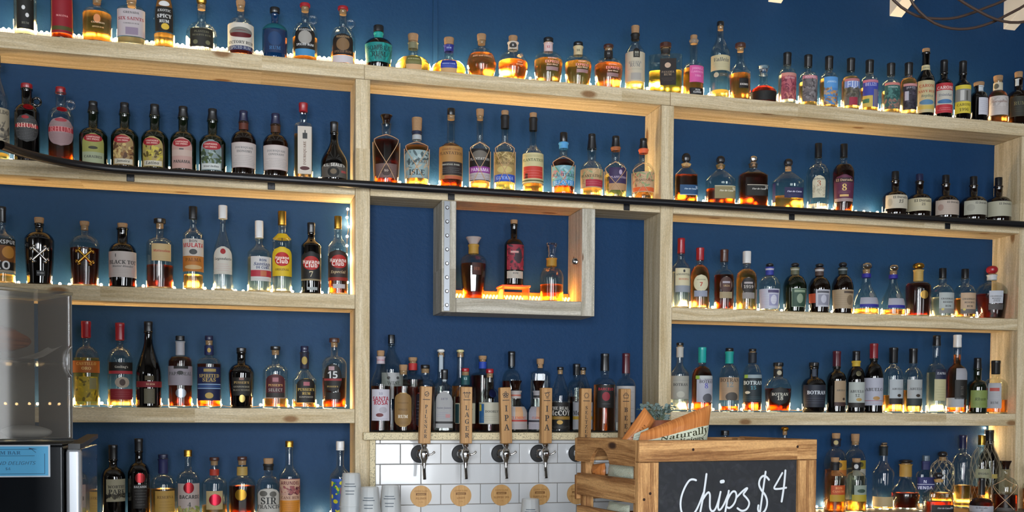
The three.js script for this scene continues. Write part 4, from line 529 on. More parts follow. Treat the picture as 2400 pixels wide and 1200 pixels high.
R5|2.051 -.104 1.215 .319 .0897 .668 .803 .904 .38 .4 o 2 1|c|p:.544|cork|rect .544 .656 .4 .58 #8a7a20 [O.5,.5,.2,.3,#44401c] && rect .454 .544 .4 .58 #9a968a []|taller clear bottle with pale wooden stopper
R5|2.188 -.104 1.215 .283 .0905 .533 .738 .962 .34 .34 s 2 1|c|d:.04|ball:silver|rect .046 .193 0 .92 #a8946c [L.2,.8,3,#8a7a58] && neck .802 .942 0 1.1 #121a1c []|long necked clear bottle with low tan label
R5|2.294 -.1 1.215 .21 .12 .281 .653 .931 .39 .48 s 2 .8|c|m:.324|ball:dark|neck .653 .905 0 1.08 #a8823c []|round bellied decanter with golden collar
R5|2.319 0 1.215 .231 .082 .652 .737 .907 .39 .41 o 4 1|c|w:.133|screw:slate|rect .389 .613 .05 .85 #1f2460 [T.35,.2,#dde,b:N/B.55,.6,#ccd/T.85,.9,#dde,b:VENDA] && neck .745 .899 0 1.08 #1c2150 []|square bottle with navy label and blue neck
R5|2.478 -.104 1.215 .244 .0993 .668 .834 .902 .37 .41 o 2 1|c|d:.268|ball:dark||round bottle in diamond netting with black stopper
R5|2.582 -.108 1.215 .314 .0852 .61 .752 .823 .35 .37 o 2 1|c|a:.309|foil:navy||tall clear topped bottle with blue neck foil
R5|2.6 -.012 1.215 .316 .0854 .597 .816 .868 .36 .36 o 2 1|c|d:.31|screw:gold|rect .425 .551 .2 .7 #8a8a6c [T.5,.7,#333,b:BRUGAL]|netted bottle with gold cap
R5|2.76 -.104 1.215 .336 .0859 .577 .839 .861 .39 .41 s 2 1|k|-|foil:bk|rect .377 .433 .2 .6 #b09a50 []|black netted bottle below the end of light strand
R5|1.897 -.008 1.215 .225 .0906 .582 .744 .923 .35 .38 o 2 1|c|d:.226|cork|rect .334 .504 .3 .6 #b0481c [T.3,.8,#e8a060,s:RON/T.65,.8,#e8a060,s:CANUTO] && rect .21 .334 .25 .65 #b08a20 [] && neck .768 .915 0 1.08 #14141a []|shorter corked bottle with orange and yellow label
R5|1.996 -.008 1.215 .221 .0876 .588 .754 .937 .36 .4 o 2 1|c|d:.223|cork|rect .334 .508 .4 .55 #8a968a [O.5,.6,.3,.2,#33483a] && rect .207 .334 .3 .65 #a8962c [] && neck .778 .921 0 1.08 #14141a [O.5,.5,.2,.3,#bbb]|shorter black necked bottle with green picture label
R5|2.315 .09 1.215 .165 .1328 .489 .66 .851 .24 .3 l 3.5 1|c|m:.287|ball:dark|rect -.053 .213 .35 .6 #12110f [T.4,.55,#ddd,i:Flor de Cana/T.35,.2,#ccc,b:25,.85] && neck .766 .83 0 1.1 #b08a4a []|front clear flask with black wave label
R5|2.522 .09 1.215 .141 .1026 .173 .424 .524 .28 .24 o 2 1|c|m:.399|foil:bk|rect -.203 .198 .02 .9 #a4a4ac [T.3,.6,#333,s:El Dorado/T.65,.5,#333,i:12]|front amber bottle with pale grey label
R5|2.637 .09 1.215 .212 .1033 .477 .68 .848 .34 .47 o 2 1|c|m:.343|flare:dark|rect -.138 .09 .1 .7 #4a4440 []|strapped bottle with flared dark stopper at corner
R5|2.772 .09 1.215 .193 .079 .515 .674 .814 .41 .41 o 2 1|c|d:.487|screw:bk||amber bottle cut by frame edge
R5|1.453 -.104 1.215 .332 .0901 .724 .864 .943 .35 .38 o 2 1|c|d:.421|screw:bk||bottle hidden behind crate, black cap showing
R5|1.722 -.104 1.215 .348 .0881 .666 .798 .949 .24 .36 o 2 1|c|p:.394|ball:gold||bottle hidden behind crate, gold stopper showing
`;
const SHELF = { T: ['on top shelf', 'bottles along the top shelf'], L2: ['on left rail shelf', 'bottles behind the rail in the left bay'], M2: ['on middle rail shelf', 'bottles behind the rail in the middle bay'], R2: ['on right rail shelf', 'bottles behind the rail in the right bay'], L3: ['under left rail', 'bottles on the left shelf below the rail'], L4: ['on lowest left shelf', 'bottles on the lowest left shelf'], L5: ['on left counter', 'bottles on the left counter'], C: ['in hanging display box', 'bottles in the hanging display box'], MB: ['on tap ledge', 'bottles on the ledge above the taps'], R3: ['under right rail', 'bottles on the right shelf below the rail'], R4: ['on lowest right shelf', 'bottles on the lowest right shelf'], R5: ['on right counter', 'bottles on the right counter'] };
const JUG = { T: [8, 9], L2: [1, 2] }, STRAP = { M2: [0, 1, 3, 4, 6, 8, 9], R5: [13] }, NET = { R5: [5, 7, 8] }, BONES = { L3: { 1: 'silver', 2: 'gold' } }, DECANTER = { T: [19, 23], C: [0, 2], R5: [3] };
const has = (t, r, i) => !!t[r]?.includes(i);
const nth = (i) => i + (i % 100 > 10 && i % 100 < 14 ? 'th' : ['th', 'st', 'nd', 'rd'][i % 10] ?? 'th');
const bottles = [], count = {};
for (const line of ROWS.trim().split('\n')) {
  const [row, num, glass, liquid, cap, labs, look] = line.split('|'), a = num.split(' '), f = a.map(Number);
  const i = count[row] = (count[row] ?? -1) + 1;
  const b = { row, i, x: f[0], z: f[1], y: f[2], H: f[3], R: f[4] * 0.485, s: f[5], n: f[6], c: f[7], nr: f[8], cr: f[9], k: a[10], sq: f[11], tb: f[12], glass, liquid, cap, look, sz: 1 };
  { const w = f[4] / 2 + 0.0025, lim = { L: [P0[1] + w, P1[0] - w], M: [P1[1] + w, P2[0] - w], R: [P2[1] + w, P3[0] - w] }[row[0]]; if (lim && b.z < 0.02) b.x = Math.min(lim[1], Math.max(lim[0], b.x)); }
  const view = Math.atan2(camera.position.x - b.x, camera.position.z - b.z); b.face = view;
  if (b.sq > 3) { b.sz = b.sq > 4.5 ? 0.8 : 0.62; b.turn = row === 'T' || row === 'L2' ? view : view * 0.45; const w = Math.abs(view - b.turn); b.R /= Math.cos(w) + b.sz * Math.sin(w) * 0.75; b.face = view - b.turn; }
  b.pts = profile(b);
  b.labels = labs ? labs.split(' && ').map((s) => {
    const m = /^(\w+) (\S+) (\S+) (\S+) (\S+) (\S+) \[(.*)\]$/.exec(s);
    const L = { shape: m[1], y0: Math.max(0.012, +m[2]), y1: +m[3], lo: +m[4], lw: +m[5], bg: m[6], ops: m[7] ? m[7].split('/') : [] };
    const r = at(b.pts, (L.y0 + L.y1) / 2 * b.H), arc = L.shape === 'neck' && L.lw >= 0.8 ? 2.8 : Math.asin(Math.min(0.985, L.lo + L.lw)) - Math.asin(Math.max(-0.985, L.lo - L.lw));
    L.cell = { w: L.ops.length ? Math.max(12, Math.round(r * arc * PXM)) : 6, h: L.ops.length ? Math.max(10, Math.round((L.y1 - L.y0) * b.H * PXM)) : 6, bg: L.bg, ops: L.ops };
    cells.push(L.cell); return L;
  }) : [];
  bottles.push(b);
}
packAll();
const order = {};
for (const b of bottles) (order[b.row] ??= []).push(b);
for (const r in order) order[r].slice().sort((p, q) => p.x - q.x).forEach((b, k) => (b.rank = k + 1));
for (const b of bottles) {
  const [where, group] = SHELF[b.row], dec = has(DECANTER, b.row, b.i), jug = has(JUG, b.row, b.i);
  const t = thing(dec ? 'decanter' : jug ? 'jug_bottle' : b.row === 'R2' && b.i < 4 ? 'flask_bottle' : 'rum_bottle', b.look + ', ' + (b.row === 'C' ? where : nth(b.rank) + ' from left ' + where), dec ? 'decanter' : 'bottle', [b.x, b.y + 0.0003, b.z], b.turn ?? 0, group);
  const cut = b.row === 'C' && b.i === 0, seg = cut ? 14 : 32;
  let body = revolve(b.pts.concat([[0, b.pts[b.pts.length - 1][1]]]), seg, b.sq, b.sz);
  if (cut) body = toCreasedNormals(body, 0.3);
  part('glass', body, GLASS[b.glass], t);
  if (b.liquid !== '-') {
    const [kind, lv] = b.liquid.split(':'), top = Math.min(+lv, b.c - 0.03) * b.H, base = 0.007, q = [[0, base]];
    for (let j = 0; j <= 12; j++) { const y = base + (top - base) * j / 12; q.push([Math.max(0.002, at(b.pts, y) - 0.0022), y]); }
    q.push([0, top]);
    if (top > base + 0.004) part('liquid', toCreasedNormals(revolve(q, cut ? 14 : 32, b.sq, b.sz), 0.9), LIQ[kind], t);
  }
  capParts(b, t);
  for (const L of b.labels) part(L.bg === 'none' ? 'printed_lettering' : L.shape === 'neck' ? 'neck_label' : L.shape === 'seal' ? 'seal' : 'label', patch(b, L, L.cell), L.shape === 'seal' ? foil : L.bg === 'none' ? onGlass : paper, t);
  if (jug) {
    const y = (b.n + 0.03) * b.H, r = b.R * b.nr, ring = new THREE.TorusGeometry(0.0125, 0.0042, 8, 20); ring.rotateY(b.face); ring.translate(Math.cos(b.face) * (r + 0.013), y + 0.006, -Math.sin(b.face) * (r + 0.013));
    part('handle', ring, b.glass === 'c' ? solidGlass : GLASS.k, t);
  }
  if (has(STRAP, b.row, b.i)) {
    const gs = [], f = b.face, s = b.s + 0.03;
    for (const [t0, y0, t1, y1] of [[-1.1, s, 0.75, 0.05], [1.1, s, -0.75, 0.05], [-1.25, s - 0.04, -1.2, 0.03], [1.25, s - 0.04, 1.2, 0.03], [-1.1, s, 0.1, b.n - 0.02], [1.1, s, -0.1, b.n - 0.02], [2, s, 4.2, 0.05], [4.2, s, 2, 0.05]]) gs.push(strand(b, f + t0, y0, f + t1, y1, 0.0013));
    part('raffia_straps', mergeGeometries(gs), RAFFIA, t);
  }
  if (has(NET, b.row, b.i)) {
    const gs = []; for (let k = 0; k < 10; k++) { const q = k * Math.PI / 5; gs.push(strand(b, q, b.n + 0.02, q + 2.6, 0.05, 0.0005, 18), strand(b, q, b.n + 0.02, q - 2.6, 0.05, 0.0005, 18)); }
    part('netting', mergeGeometries(gs), CORD, t);
  }
  const bone = BONES[b.row]?.[b.i];
  if (bone) {
    const gs = [], cy = 0.44 * b.H, half = 0.021;
    for (const s of [-1, 1]) {
      const e = [[-half * s, -half], [half * s, half]].map(([dx, dy]) => V3(dx, dy, 0));
      gs.push(tube([e[0], V3(0, 0, 0.001), e[1]], 0.0042, 8, 8));
      for (const p of e) for (const d of [-1, 1]) gs.push(new THREE.SphereGeometry(0.0056, 10, 8).translate(p.x + d * 0.004 * s, p.y - d * 0.004, 0));
    }
    const g = mergeGeometries(gs.map((q) => { q.deleteAttribute('uv'); return q.index ? q.toNonIndexed() : q; })), r = at(b.pts, cy) + 0.002;
    g.rotateY(b.face + 0.02); g.translate(Math.sin(b.face) * r, cy, Math.cos(b.face) * r);
    part('crossbones_emblem', g, capMat(bone), t, bone + ' crossed bones');
  }
}

// ---------- fairy lights ----------
const WARM = new THREE.Color(1.0, 0.70, 0.34);
const glow = (c, k) => std({ color: '#000000', emissive: c, emissiveIntensity: k });
const bulbMat = glow(new THREE.Color(1.0, 0.74, 0.40), 45), wireMat = std({ color: '#b98a4a', roughness: 0.4, metalness: 0.6 });
const bulbGeo = new THREE.IcosahedronGeometry(0.005, 1);
function fairyLights(label, pts, spacing, lamps, power, jitter = 0.006) {
  const curve = new THREE.CatmullRomCurve3(pts.map((p) => V3(...p)), false, 'catmullrom', 0.2), L = curve.getLength(), n = Math.round(L / spacing);
  const t = thing('fairy_lights', label, 'string lights', pts[0], 0, 'strings of warm fairy lights'), o = V3(...pts[0]), gs = [], wire = [];
  for (let i = 0; i <= n; i++) {
    const p = curve.getPointAt(i / n).sub(o).add(V3(rr(-1, 1) * jitter, rr(-0.5, 0.5) * jitter, rr(-1, 1) * jitter));
    wire.push(p.clone().add(V3(0, -0.004, 0))); gs.push(bulbGeo.clone().translate(p.x, p.y, p.z));
  }
  part('wire', new THREE.TubeGeometry(new THREE.CatmullRomCurve3(wire), n * 3, 0.0009, 5), wireMat, t);
  const b = part('bulbs', mergeGeometries(gs), bulbMat, t); b.userData.kind = 'stuff';
  lamps = Math.round(lamps * 2.4);
  for (let i = 0; i < lamps; i++) {
    const p = curve.getPointAt((i + 0.5) / lamps), l = new THREE.PointLight(WARM, power * 2.1, 0, 2);
    l.name = 'fairy_light_glow'; l.position.copy(p).add(V3(0, 0.012, 0.004)); l.castShadow = true; l.shadow.radius = 0.5; scene.add(l);
  }
}
const shelfLine = (x0, x1, y, z, n = 9) => Array.from({ length: n }, (_, i) => [x0 + (x1 - x0) * i / (n - 1), y, z + (i % 2 ? 0.004 : -0.004)]);
fairyLights('warm fairy lights along top shelf behind the amber decanter bottles', shelfLine(0.09, 2.72, S.T1 + 0.044, -0.125, 15), 0.03, 11, 0.026);
fairyLights('fairy lights along rail shelf behind the green black bottles', shelfLine(-1.6, -0.09, S.A1 + 0.03, -0.14), 0.04, 4, 0.011);
fairyLights('fairy lights along rail shelf behind the raffia strapped bottles', shelfLine(0.05, 1.07, S.A1 + 0.03, -0.14), 0.028, 5, 0.015);
fairyLights('fairy lights along rail shelf behind the flat shouldered flasks', shelfLine(1.22, 2.2, S.A1 + 0.03, -0.14), 0.036, 4, 0.012);
fairyLights('fairy lights on left shelf below rail, running up the upright', [...shelfLine(-1.6, -0.1, S.BL1 + 0.016, -0.135), [-0.07, S.BL1 + 0.02, -0.15], [-0.066, S.BL1 + 0.12, -0.155], [-0.066, S.A0 - 0.02, -0.155]], 0.034, 6, 0.013);
fairyLights('fairy lights along lowest left shelf behind yellow rum bottle', shelfLine(-1.6, -0.075, S.CL1 + 0.012, -0.13), 0.034, 6, 0.013);
fairyLights('fairy lights along right shelf below rail near red capped bottles', shelfLine(1.2, 2.7, S.BR1 + 0.016, -0.13), 0.034, 6, 0.011);
fairyLights('fairy lights along lowest right shelf near teal capped bottles', shelfLine(1.2, 2.72, S.CR1 + 0.012, -0.13), 0.042, 6, 0.010);
fairyLights('fairy light strand hanging down at end of right counter', [[2.735, S.CR0 - 0.012, -0.162], [2.735, S.CR0 - 0.12, -0.162], [2.73, COUNTER + 0.05, -0.162], [2.5, COUNTER + 0.01, -0.163], [1.9, COUNTER + 0.01, -0.163], [1.3, COUNTER + 0.01, -0.163]], 0.034, 5, 0.012, 0.001);
fairyLights('fairy lights along left counter under lowest shelf', shelfLine(-1.5, -0.09, COUNTER + 0.01, -0.14), 0.05, 4, 0.010);
{
  const r = [], x0 = -1.6, x1 = 0.06; let y = 0;
  for (; y < x1 - x0; y += 0.0038) r.push([Math.round(y / 0.0038) % 2 ? 0.0125 : 0.0095, y]);
  const g = lathe([[0, 0], ...r.slice(1), [0, y]], 14, 3).rotateZ(-Math.PI / 2);
  const t = thing('rope_light', 'glowing ribbed white rope light on top shelf behind first bottles', 'rope light', [x0, S.T1 + 0.04, -0.128]);
  part('tube', g, std({ color: '#e8ddd0', roughness: 0.5, emissive: new THREE.Color(1, 0.78, 0.5), emissiveIntensity: 0.45 }), t);
  const gs = []; for (let x = 0.02; x < x1 - x0; x += 0.017) gs.push(new THREE.IcosahedronGeometry(0.0052, 1).translate(x, 0.009, 0.006));
  part('bulbs', mergeGeometries(gs), bulbMat, t).userData.kind = 'stuff';
  for (let i = 0; i < 6; i++) { const l = new THREE.PointLight(WARM, 0.08, 0, 2); l.name = 'rope_light_glow'; l.position.set(x0 + 0.15 + i * 0.28, S.T1 + 0.062, -0.11); l.castShadow = true; scene.add(l); }
}

// ---------- hanging display box under the middle shelf ----------
{
  const F = CH + 0.416, B = CH + 0.362;
  const t = thing('display_box', 'whitewashed wooden display box with clear door hanging under rail shelf', 'display box', [0.557, B, 0]);
  const add = (n, g, m, p = t) => part(n, g.translate(-0.557, -B, 0), m, p);
  add('side_board', board(0.262, 0.3155, B, S.A0 - 0.0006, WZ + 0.0005, 0, 'y'), M.pineGrey);
  add('side_board', board(0.8005, 0.853, B, S.A0 - 0.0006, WZ + 0.0005, 0, 'y'), M.pineGrey);
  add('bottom_board', board(0.3158, 0.8002, B, F, WZ + 0.0005, 0), M.pineGrey);
  const d = add('door', board(0.2665, 0.848, B + 0.003, S.A0 - 0.004, 0.0015, 0.0055, 'x', 0.001), pane('#ffffff', 0.01));
  add('hinge_strip', board(0.269, 0.2905, B + 0.003, S.A0 - 0.004, 0.0057, 0.0075, 'y', 0.0005), std({ color: '#8d9094', metalness: 0.9, roughness: 0.35 }), d);
  for (let i = 0; i < 8; i++) {
    const y = B + 0.024 + i * 0.0505;
    add('screw', lathe([[0, 0], [0.0072, 0], [0.0072, 0.001], [0.0045, 0.0035], [0.002, 0.0035], [0.0018, 0.002], [0, 0.002]], 14).rotateX(Math.PI / 2).translate(0.28, y, 0.0075), M.steel, d);
  }
  add('knob', lathe([[0, 0], [0.005, 0], [0.005, 0.008], [0.011, 0.012], [0.012, 0.017], [0.008, 0.021], [0, 0.022]], 18).rotateX(Math.PI / 2).translate(0.767, CH + 0.564, 0.0056), M.chrome, d);
  // amber light strip, edge plate and riser inside
  const amber = new THREE.Color(1.0, 0.42, 0.03);
  const ls = thing('led_strip', 'amber led strip on floor of hanging display box', 'led strip', [0.558, F + 0.0003, -0.128]);
  part('strip', board(-0.236, 0.236, 0, 0.003, -0.012, 0.012), std({ color: '#c8a060', roughness: 0.6 }), ls);
  const gs = []; for (let i = 0; i < 36; i++) for (const k of [0, 1]) gs.push(bulbGeo.clone().translate(-0.23 + i * 0.0131 + k * 0.006, 0.0165 + k * 0.0075, 0.006 - k * 0.008));
  part('bulbs', mergeGeometries(gs), glow(new THREE.Color(1, 0.62, 0.10), 9), ls).userData.kind = 'stuff';
  for (const x of [0.37, 0.5, 0.63, 0.75]) { const l = new THREE.PointLight(amber, 0.03, 0, 2); l.name = 'led_strip_glow'; l.position.set(x, F + 0.03, -0.105); l.castShadow = true; scene.add(l); }
  single('edge_plate', board(0.32, 0.797, F + 0.0003, F + 0.044, -0.150, -0.146), phy({ color: '#ff9a20', transmission: 0.55, thickness: 0, roughness: 0.6 }), 'low amber acrylic plate behind led strip in display box', 'acrylic plate');
  const b = bottles.find((q) => q.row === 'C' && q.i === 1), rz = b.z;
  const rs = thing('display_riser', 'amber lit acrylic riser under black bottle in display box', 'riser', [b.x, F, rz]);
  const ac = phy({ color: '#ffb050', transmission: 0.75, thickness: 0, roughness: 0.35 });
  part('top', board(-0.056, 0.056, b.y - F - 0.0065, b.y - F, -0.05, 0.042, 'x', 0.001), ac, rs);
  part('leg', board(-0.052, -0.047, 0.0003, b.y - F - 0.0066, -0.05, 0.04, 'x', 0.001), ac, rs);
  part('leg', board(0.047, 0.052, 0.0003, b.y - F - 0.0066, -0.05, 0.04, 'x', 0.001), ac, rs);
}

// ---------- beer taps, handles, badges ----------
const plate = document.createElement('canvas'); plate.width = 2048; plate.height = 1024;
const px2 = plate.getContext('2d');
function grainFill(x, y, w, h, lo, hi, s) {
  for (let i = 0; i < w; i++) { const t = N1(i * 0.13 + s * 7, s) * 0.6 + N2(i * 0.5, s * 3) * 0.4; px2.fillStyle = 'rgb(' + lo.map((c, k) => Math.round(c + (hi[k] - c) * t)).join(',') + ')'; px2.fillRect(x + i, y, 1, h); }
}
const txt = (s, x, y, font, col, maxw) => { px2.font = font; px2.fillStyle = col; px2.textAlign = 'center'; px2.textBaseline = 'middle'; px2.fillText(s, x, y, maxw); };
const TAPS = [['PILSNER', 0.183], ['LAGER', 0.335], ['IPA', 0.485], ['IPA', 0.635], ['SELTZER', 0.786], ['BEER', 0.943]];
TAPS.forEach(([word], i) => {
  const x = i * 120, w = 116, h = 560; grainFill(x, 0, w, h, [150, 104, 56], [206, 160, 100], i + 1);
  px2.strokeStyle = px2.fillStyle = '#1e0f06'; px2.lineWidth = 6;
  const c = x + w / 2; px2.beginPath();
  if (i === 0) { px2.arc(c + 4, 70, 22, 0, 7); px2.moveTo(c - 18, 84); px2.lineTo(c + 26, 62); }
  if (i === 1) for (const d of [-28, 0, 28]) { px2.moveTo(c + d * 0.5, 105); px2.lineTo(c + d, 52); for (const e of [-16, -7, 7, 16]) { px2.moveTo(c + d, 50); px2.lineTo(c + d + e, 44 + Math.abs(e)); } }
  if (i === 2) for (const [d, e] of [[0, 50], [-22, 66], [22, 66], [-14, 90], [14, 90], [0, 74]]) { px2.moveTo(c + d + 10, e); px2.arc(c + d, e, 10, 0, 7); }
  if (i === 3) { px2.arc(c + 4, 66, 20, 0, 7); px2.moveTo(c - 30, 50); px2.lineTo(c + 36, 40); px2.moveTo(c - 14, 98); px2.lineTo(c + 20, 98); }
  if (i === 4) for (let k = 0; k < 12; k++) { const a = k * Math.PI / 6; px2.moveTo(c + Math.cos(a) * 18, 70 + Math.sin(a) * 18); px2.lineTo(c + Math.cos(a) * 32, 70 + Math.sin(a) * 32); }
  if (i === 5) { px2.moveTo(c - 32, 60); px2.lineTo(c + 32, 60); px2.lineTo(c + 24, 92); px2.lineTo(c - 24, 92); px2.lineTo(c - 32, 60); px2.moveTo(c - 20, 50); px2.lineTo(c, 38); px2.lineTo(c + 20, 50); }
  px2.stroke(); px2.fillRect(c - 38, 122, 78, 7);
  const n = word.length, step = Math.min(96, 345 / n), big = n < 4 ? 84 : n < 6 ? 66 : 50;
  [...word].forEach((ch, k) => txt(ch, c + 2, 172 + step * (k + 0.5) - (n < 4 ? 10 : 0), 'bold ' + big + 'px serif', '#160a04'));
});
['PILSNER', 'LAGER', "SLIPPIN' IPA", 'TURTLE IPA', 'CRISP SELTZER'].forEach((word, i) => {
  const x = 740 + i * 240, c = x + 118; grainFill(x, 0, 236, 236, [186, 138, 78], [212, 166, 104], i + 20);
  txt('COOPER ISLAND', c, 62, 'bold 26px sans-serif', '#9a6a2c', 150); px2.fillStyle = '#7a4c1a'; px2.fillRect(c - 58, 82, 116, 26); txt('BREWERY', c, 96, 'bold 20px sans-serif', '#c49a58', 100);
  txt(word, c, 142, 'bold 30px sans-serif', '#8a5a20', 180); txt(['5.0%', '4.5%', '7.1%', '6.2%', '5.0%'][i], c, 182, '20px sans-serif', '#9a6a30');
});
// the blue price card and the chip bags share this sheet
px2.fillStyle = '#66c6fa'; px2.fillRect(740, 260, 560, 300); px2.strokeStyle = '#e8f4ff'; px2.lineWidth = 14; px2.strokeRect(745, 265, 550, 290);
px2.strokeStyle = '#2a5a86'; px2.lineWidth = 4; px2.beginPath(); px2.moveTo(770, 300); px2.lineTo(1170, 300); px2.lineTo(1200, 330); px2.moveTo(770, 360); px2.lineTo(1190, 360); px2.moveTo(1262, 340); px2.lineTo(1262, 530); px2.lineTo(780, 530); px2.stroke();
px2.fillStyle = '#2a5a86'; px2.beginPath(); px2.moveTo(1150, 285); px2.lineTo(1210, 300); px2.lineTo(1150, 302); px2.fill();
txt('RUM BAR', 985, 332, 'bold 44px serif', '#3a76a6'); txt("DAY'S END DELIGHTS", 985, 428, 'italic 44px sans-serif', '#3a6c98', 440); txt('$4', 1000, 482, '34px sans-serif', '#3a6c98');
function bagArt(x, y, w, h, s, cream) {
  grainFill(x, y, w, h, [168, 96, 44], [214, 142, 80], s);
  if (cream) { px2.fillStyle = '#c9ccb4'; px2.beginPath(); px2.moveTo(x, y + h); px2.lineTo(x, y + h * 0.56); px2.bezierCurveTo(x + w * 0.3, y + h * 0.46, x + w * 0.6, y + h * 0.35, x + w, y + h * 0.41); px2.lineTo(x + w, y + h); px2.fill(); }
}
bagArt(740, 580, 560, 420, 31, true);
px2.save(); px2.translate(1080, 792); px2.rotate(-0.06); txt('Naturally', 0, 0, 'bold 84px serif', '#3a3a26', 400); px2.restore();
px2.save(); px2.translate(1100, 856); px2.rotate(-0.05); txt('Delicious', 0, 0, 'bold 62px serif', '#2c2c1c', 330); px2.restore();
bagArt(1320, 580, 340, 420, 44, false); px2.fillStyle = '#6a3c18'; for (let i = 0; i < 9; i++) px2.fillRect(1360 + i * 12, 960 - i * 30, 40, 7);
px2.fillStyle = '#c3c9b6'; px2.fillRect(1680, 580, 340, 420); px2.fillStyle = '#77806c'; for (let i = 0; i < 14; i++) for (let u = 1700; u < 1990;) { const l = rr(8, 30); px2.fillRect(u, 610 + i * 22, l, 5); u += l + 7; } px2.fillStyle = '#b0702f'; px2.fillRect(1680, 930, 340, 70);
const plateTex = new THREE.CanvasTexture(plate); plateTex.colorSpace = THREE.SRGBColorSpace;
const plateMat = std({ map: plateTex, roughness: 0.5 }), bagMat = std({ map: plateTex, roughness: 0.38 });
function sheetUV(g, x, y, w, h) { const uv = g.attributes.uv; for (let i = 0; i < uv.count; i++) uv.setXY(i, (x + uv.getX(i) * w) / 2048, 1 - (y + (1 - uv.getY(i)) * h) / 1024); return g; }
TAPS.forEach(([word, x], i) => {
  const y = CH - 0.158, names = ['wooden pilsner handle', 'wooden lager handle', 'first wooden IPA handle', 'knotty second IPA handle', 'wooden seltzer handle', 'wooden beer handle'];
  const t = thing('beer_tap', 'chrome beer tap with ' + names[i] + ' on white tiles', 'beer tap', [x, y, 0], 0, 'beer taps on the tiled wall');
  part('flange', lathe([[0, 0.0003], [0.033, 0.0003], [0.0335, 0.003], [0.031, 0.008], [0.016, 0.0095], [0, 0.0095]], 32).rotateX(Math.PI / 2), M.rubber, t);
  part('shank', lathe([[0, 0.009], [0.017, 0.009], [0.017, 0.018], [0.0135, 0.02], [0.0125, 0.06], [0.0155, 0.062], [0.0155, 0.078], [0, 0.08]], 24).rotateX(Math.PI / 2), M.chrome, t);
  part('faucet_body', lathe([[0, -0.032], [0.008, -0.032], [0.0095, -0.022], [0.0145, -0.012], [0.016, 0.004], [0.0135, 0.016], [0.0085, 0.022], [0.0085, 0.027], [0.0115, 0.031], [0.0115, 0.036], [0.0075, 0.04], [0, 0.04]], 24).translate(0, 0, 0.09), M.chrome, t);
  part('spout', mergeGeometries([tube([[0, -0.03, 0.09], [0, -0.05, 0.092], [0, -0.086, 0.104]], 0.0062, 12, 12), tube([[0, -0.024, 0.09], [0, -0.04, 0.091]], 0.0082, 4, 12)]), M.chrome, t);
  part('flow_lever', mergeGeometries([tube([[0.01, 0.0, 0.09], [0.026, 0.002, 0.094], [0.034, 0.008, 0.096]], 0.0032, 10, 8), new THREE.SphereGeometry(0.0048, 10, 8).translate(0.035, 0.009, 0.096), new THREE.SphereGeometry(0.007, 12, 8).translate(0.014, 0, 0.09)].map((g) => g.toNonIndexed())), M.chrome, t);
  const lean = [0.03, 0, -0.035, 0, 0.01, 0][i], h = part('tap_handle', board(-0.0205, 0.0205, 0, 0.204, -0.016, 0.014, 'y', 0.003), M.handle, t);
  h.position.set(0, 0.0405, 0.092); h.rotation.z = -lean;
  const f = new THREE.PlaneGeometry(0.038, 0.2); f.translate(0, 0.102, 0.0144);
  part('burned_lettering', sheetUV(f, i * 120, 0, 116, 560), plateMat, h, 'dark burned letters and emblem');
});
['pilsner', 'lager', 'slippin IPA', 'turtle IPA', 'seltzer'].forEach((word, i) => {
  const x = [0.188, 0.337, 0.4915, 0.641, 0.788][i], y = CH - 0.313;
  const t = thing('tap_badge', 'round plywood badge for ' + word + ' on white tiles under tap', 'badge', [x, y, 0.0005], 0, 'round plywood badges');
  part('disc', lathe([[0, 0], [0.0395, 0], [0.0395, 0.003], [0, 0.003]], 40).rotateX(Math.PI / 2), M.badge, t);
  const g = new THREE.CircleGeometry(0.039, 36); g.translate(0, 0, 0.0033); part('engraving', sheetUV(g, 740 + i * 240, 0, 236, 236), plateMat, t);
});

// ---------- plastic cups ----------
{
  const m = phy({ color: '#eceeee', transmission: 0.6, thickness: 0, roughness: 0.5 });
  const cupGeo = lathe([[0.0265, 0.111], [0.0275, 0.112], [0.029, 0.109], [0.0385, 0.004], [0.0405, 0.003], [0.0405, 0], [0.0385, 0], [0.0375, 0.004], [0.028, 0.107], [0, 0.1065]], 32, 0.6);
  const print = std({ color: '#5a636c', roughness: 0.6 });
  const stack = (x, z, top, n, where) => {
    for (let i = 0; i < n; i++) {
      const y = top - 0.112 - (n - 1 - i) * 0.021;
      const c = thing('plastic_cup', 'clear plastic cup turned upside down, ' + (n === 1 ? where : nth(i + 1) + ' from bottom of ' + where), 'cup', [x, y, z], 0, 'upside down plastic cups');
      part('cup_wall', cupGeo, m, c);
      if (i === n - 1) { const g = []; for (const [h, a] of [[0.078, 0.5], [0.07, 0.62], [0.055, 0.45], [0.045, 0.4]]) { const r = 0.0288 + (0.109 - h) * 0.0905 + 0.0006; g.push(new THREE.CylinderGeometry(r, r + 0.0003, 0.0028, 10, 1, true, -0.25 - a, 2 * a).translate(0, h, 0)); } part('printed_mark', mergeGeometries(g), print, c); }
    }
  };
  const fit = (top) => Math.floor((top - 0.112 - COUNTER) / 0.021) + 1;
  const level = (n) => COUNTER + 0.0005 + 0.112 + (n - 1) * 0.021;
  stack(-0.099, 0.3, level(fit(1.412)), fit(1.412), 'tallest cup stack');
  stack(-0.046, 0.365, level(fit(1.374)), fit(1.374), 'middle cup stack');
  stack(0.03, 0.31, level(fit(1.379)), fit(1.379), 'cup stack nearest tiles');
  stack(0.485, 0.42, level(1), 1, 'standing alone under the taps');
}

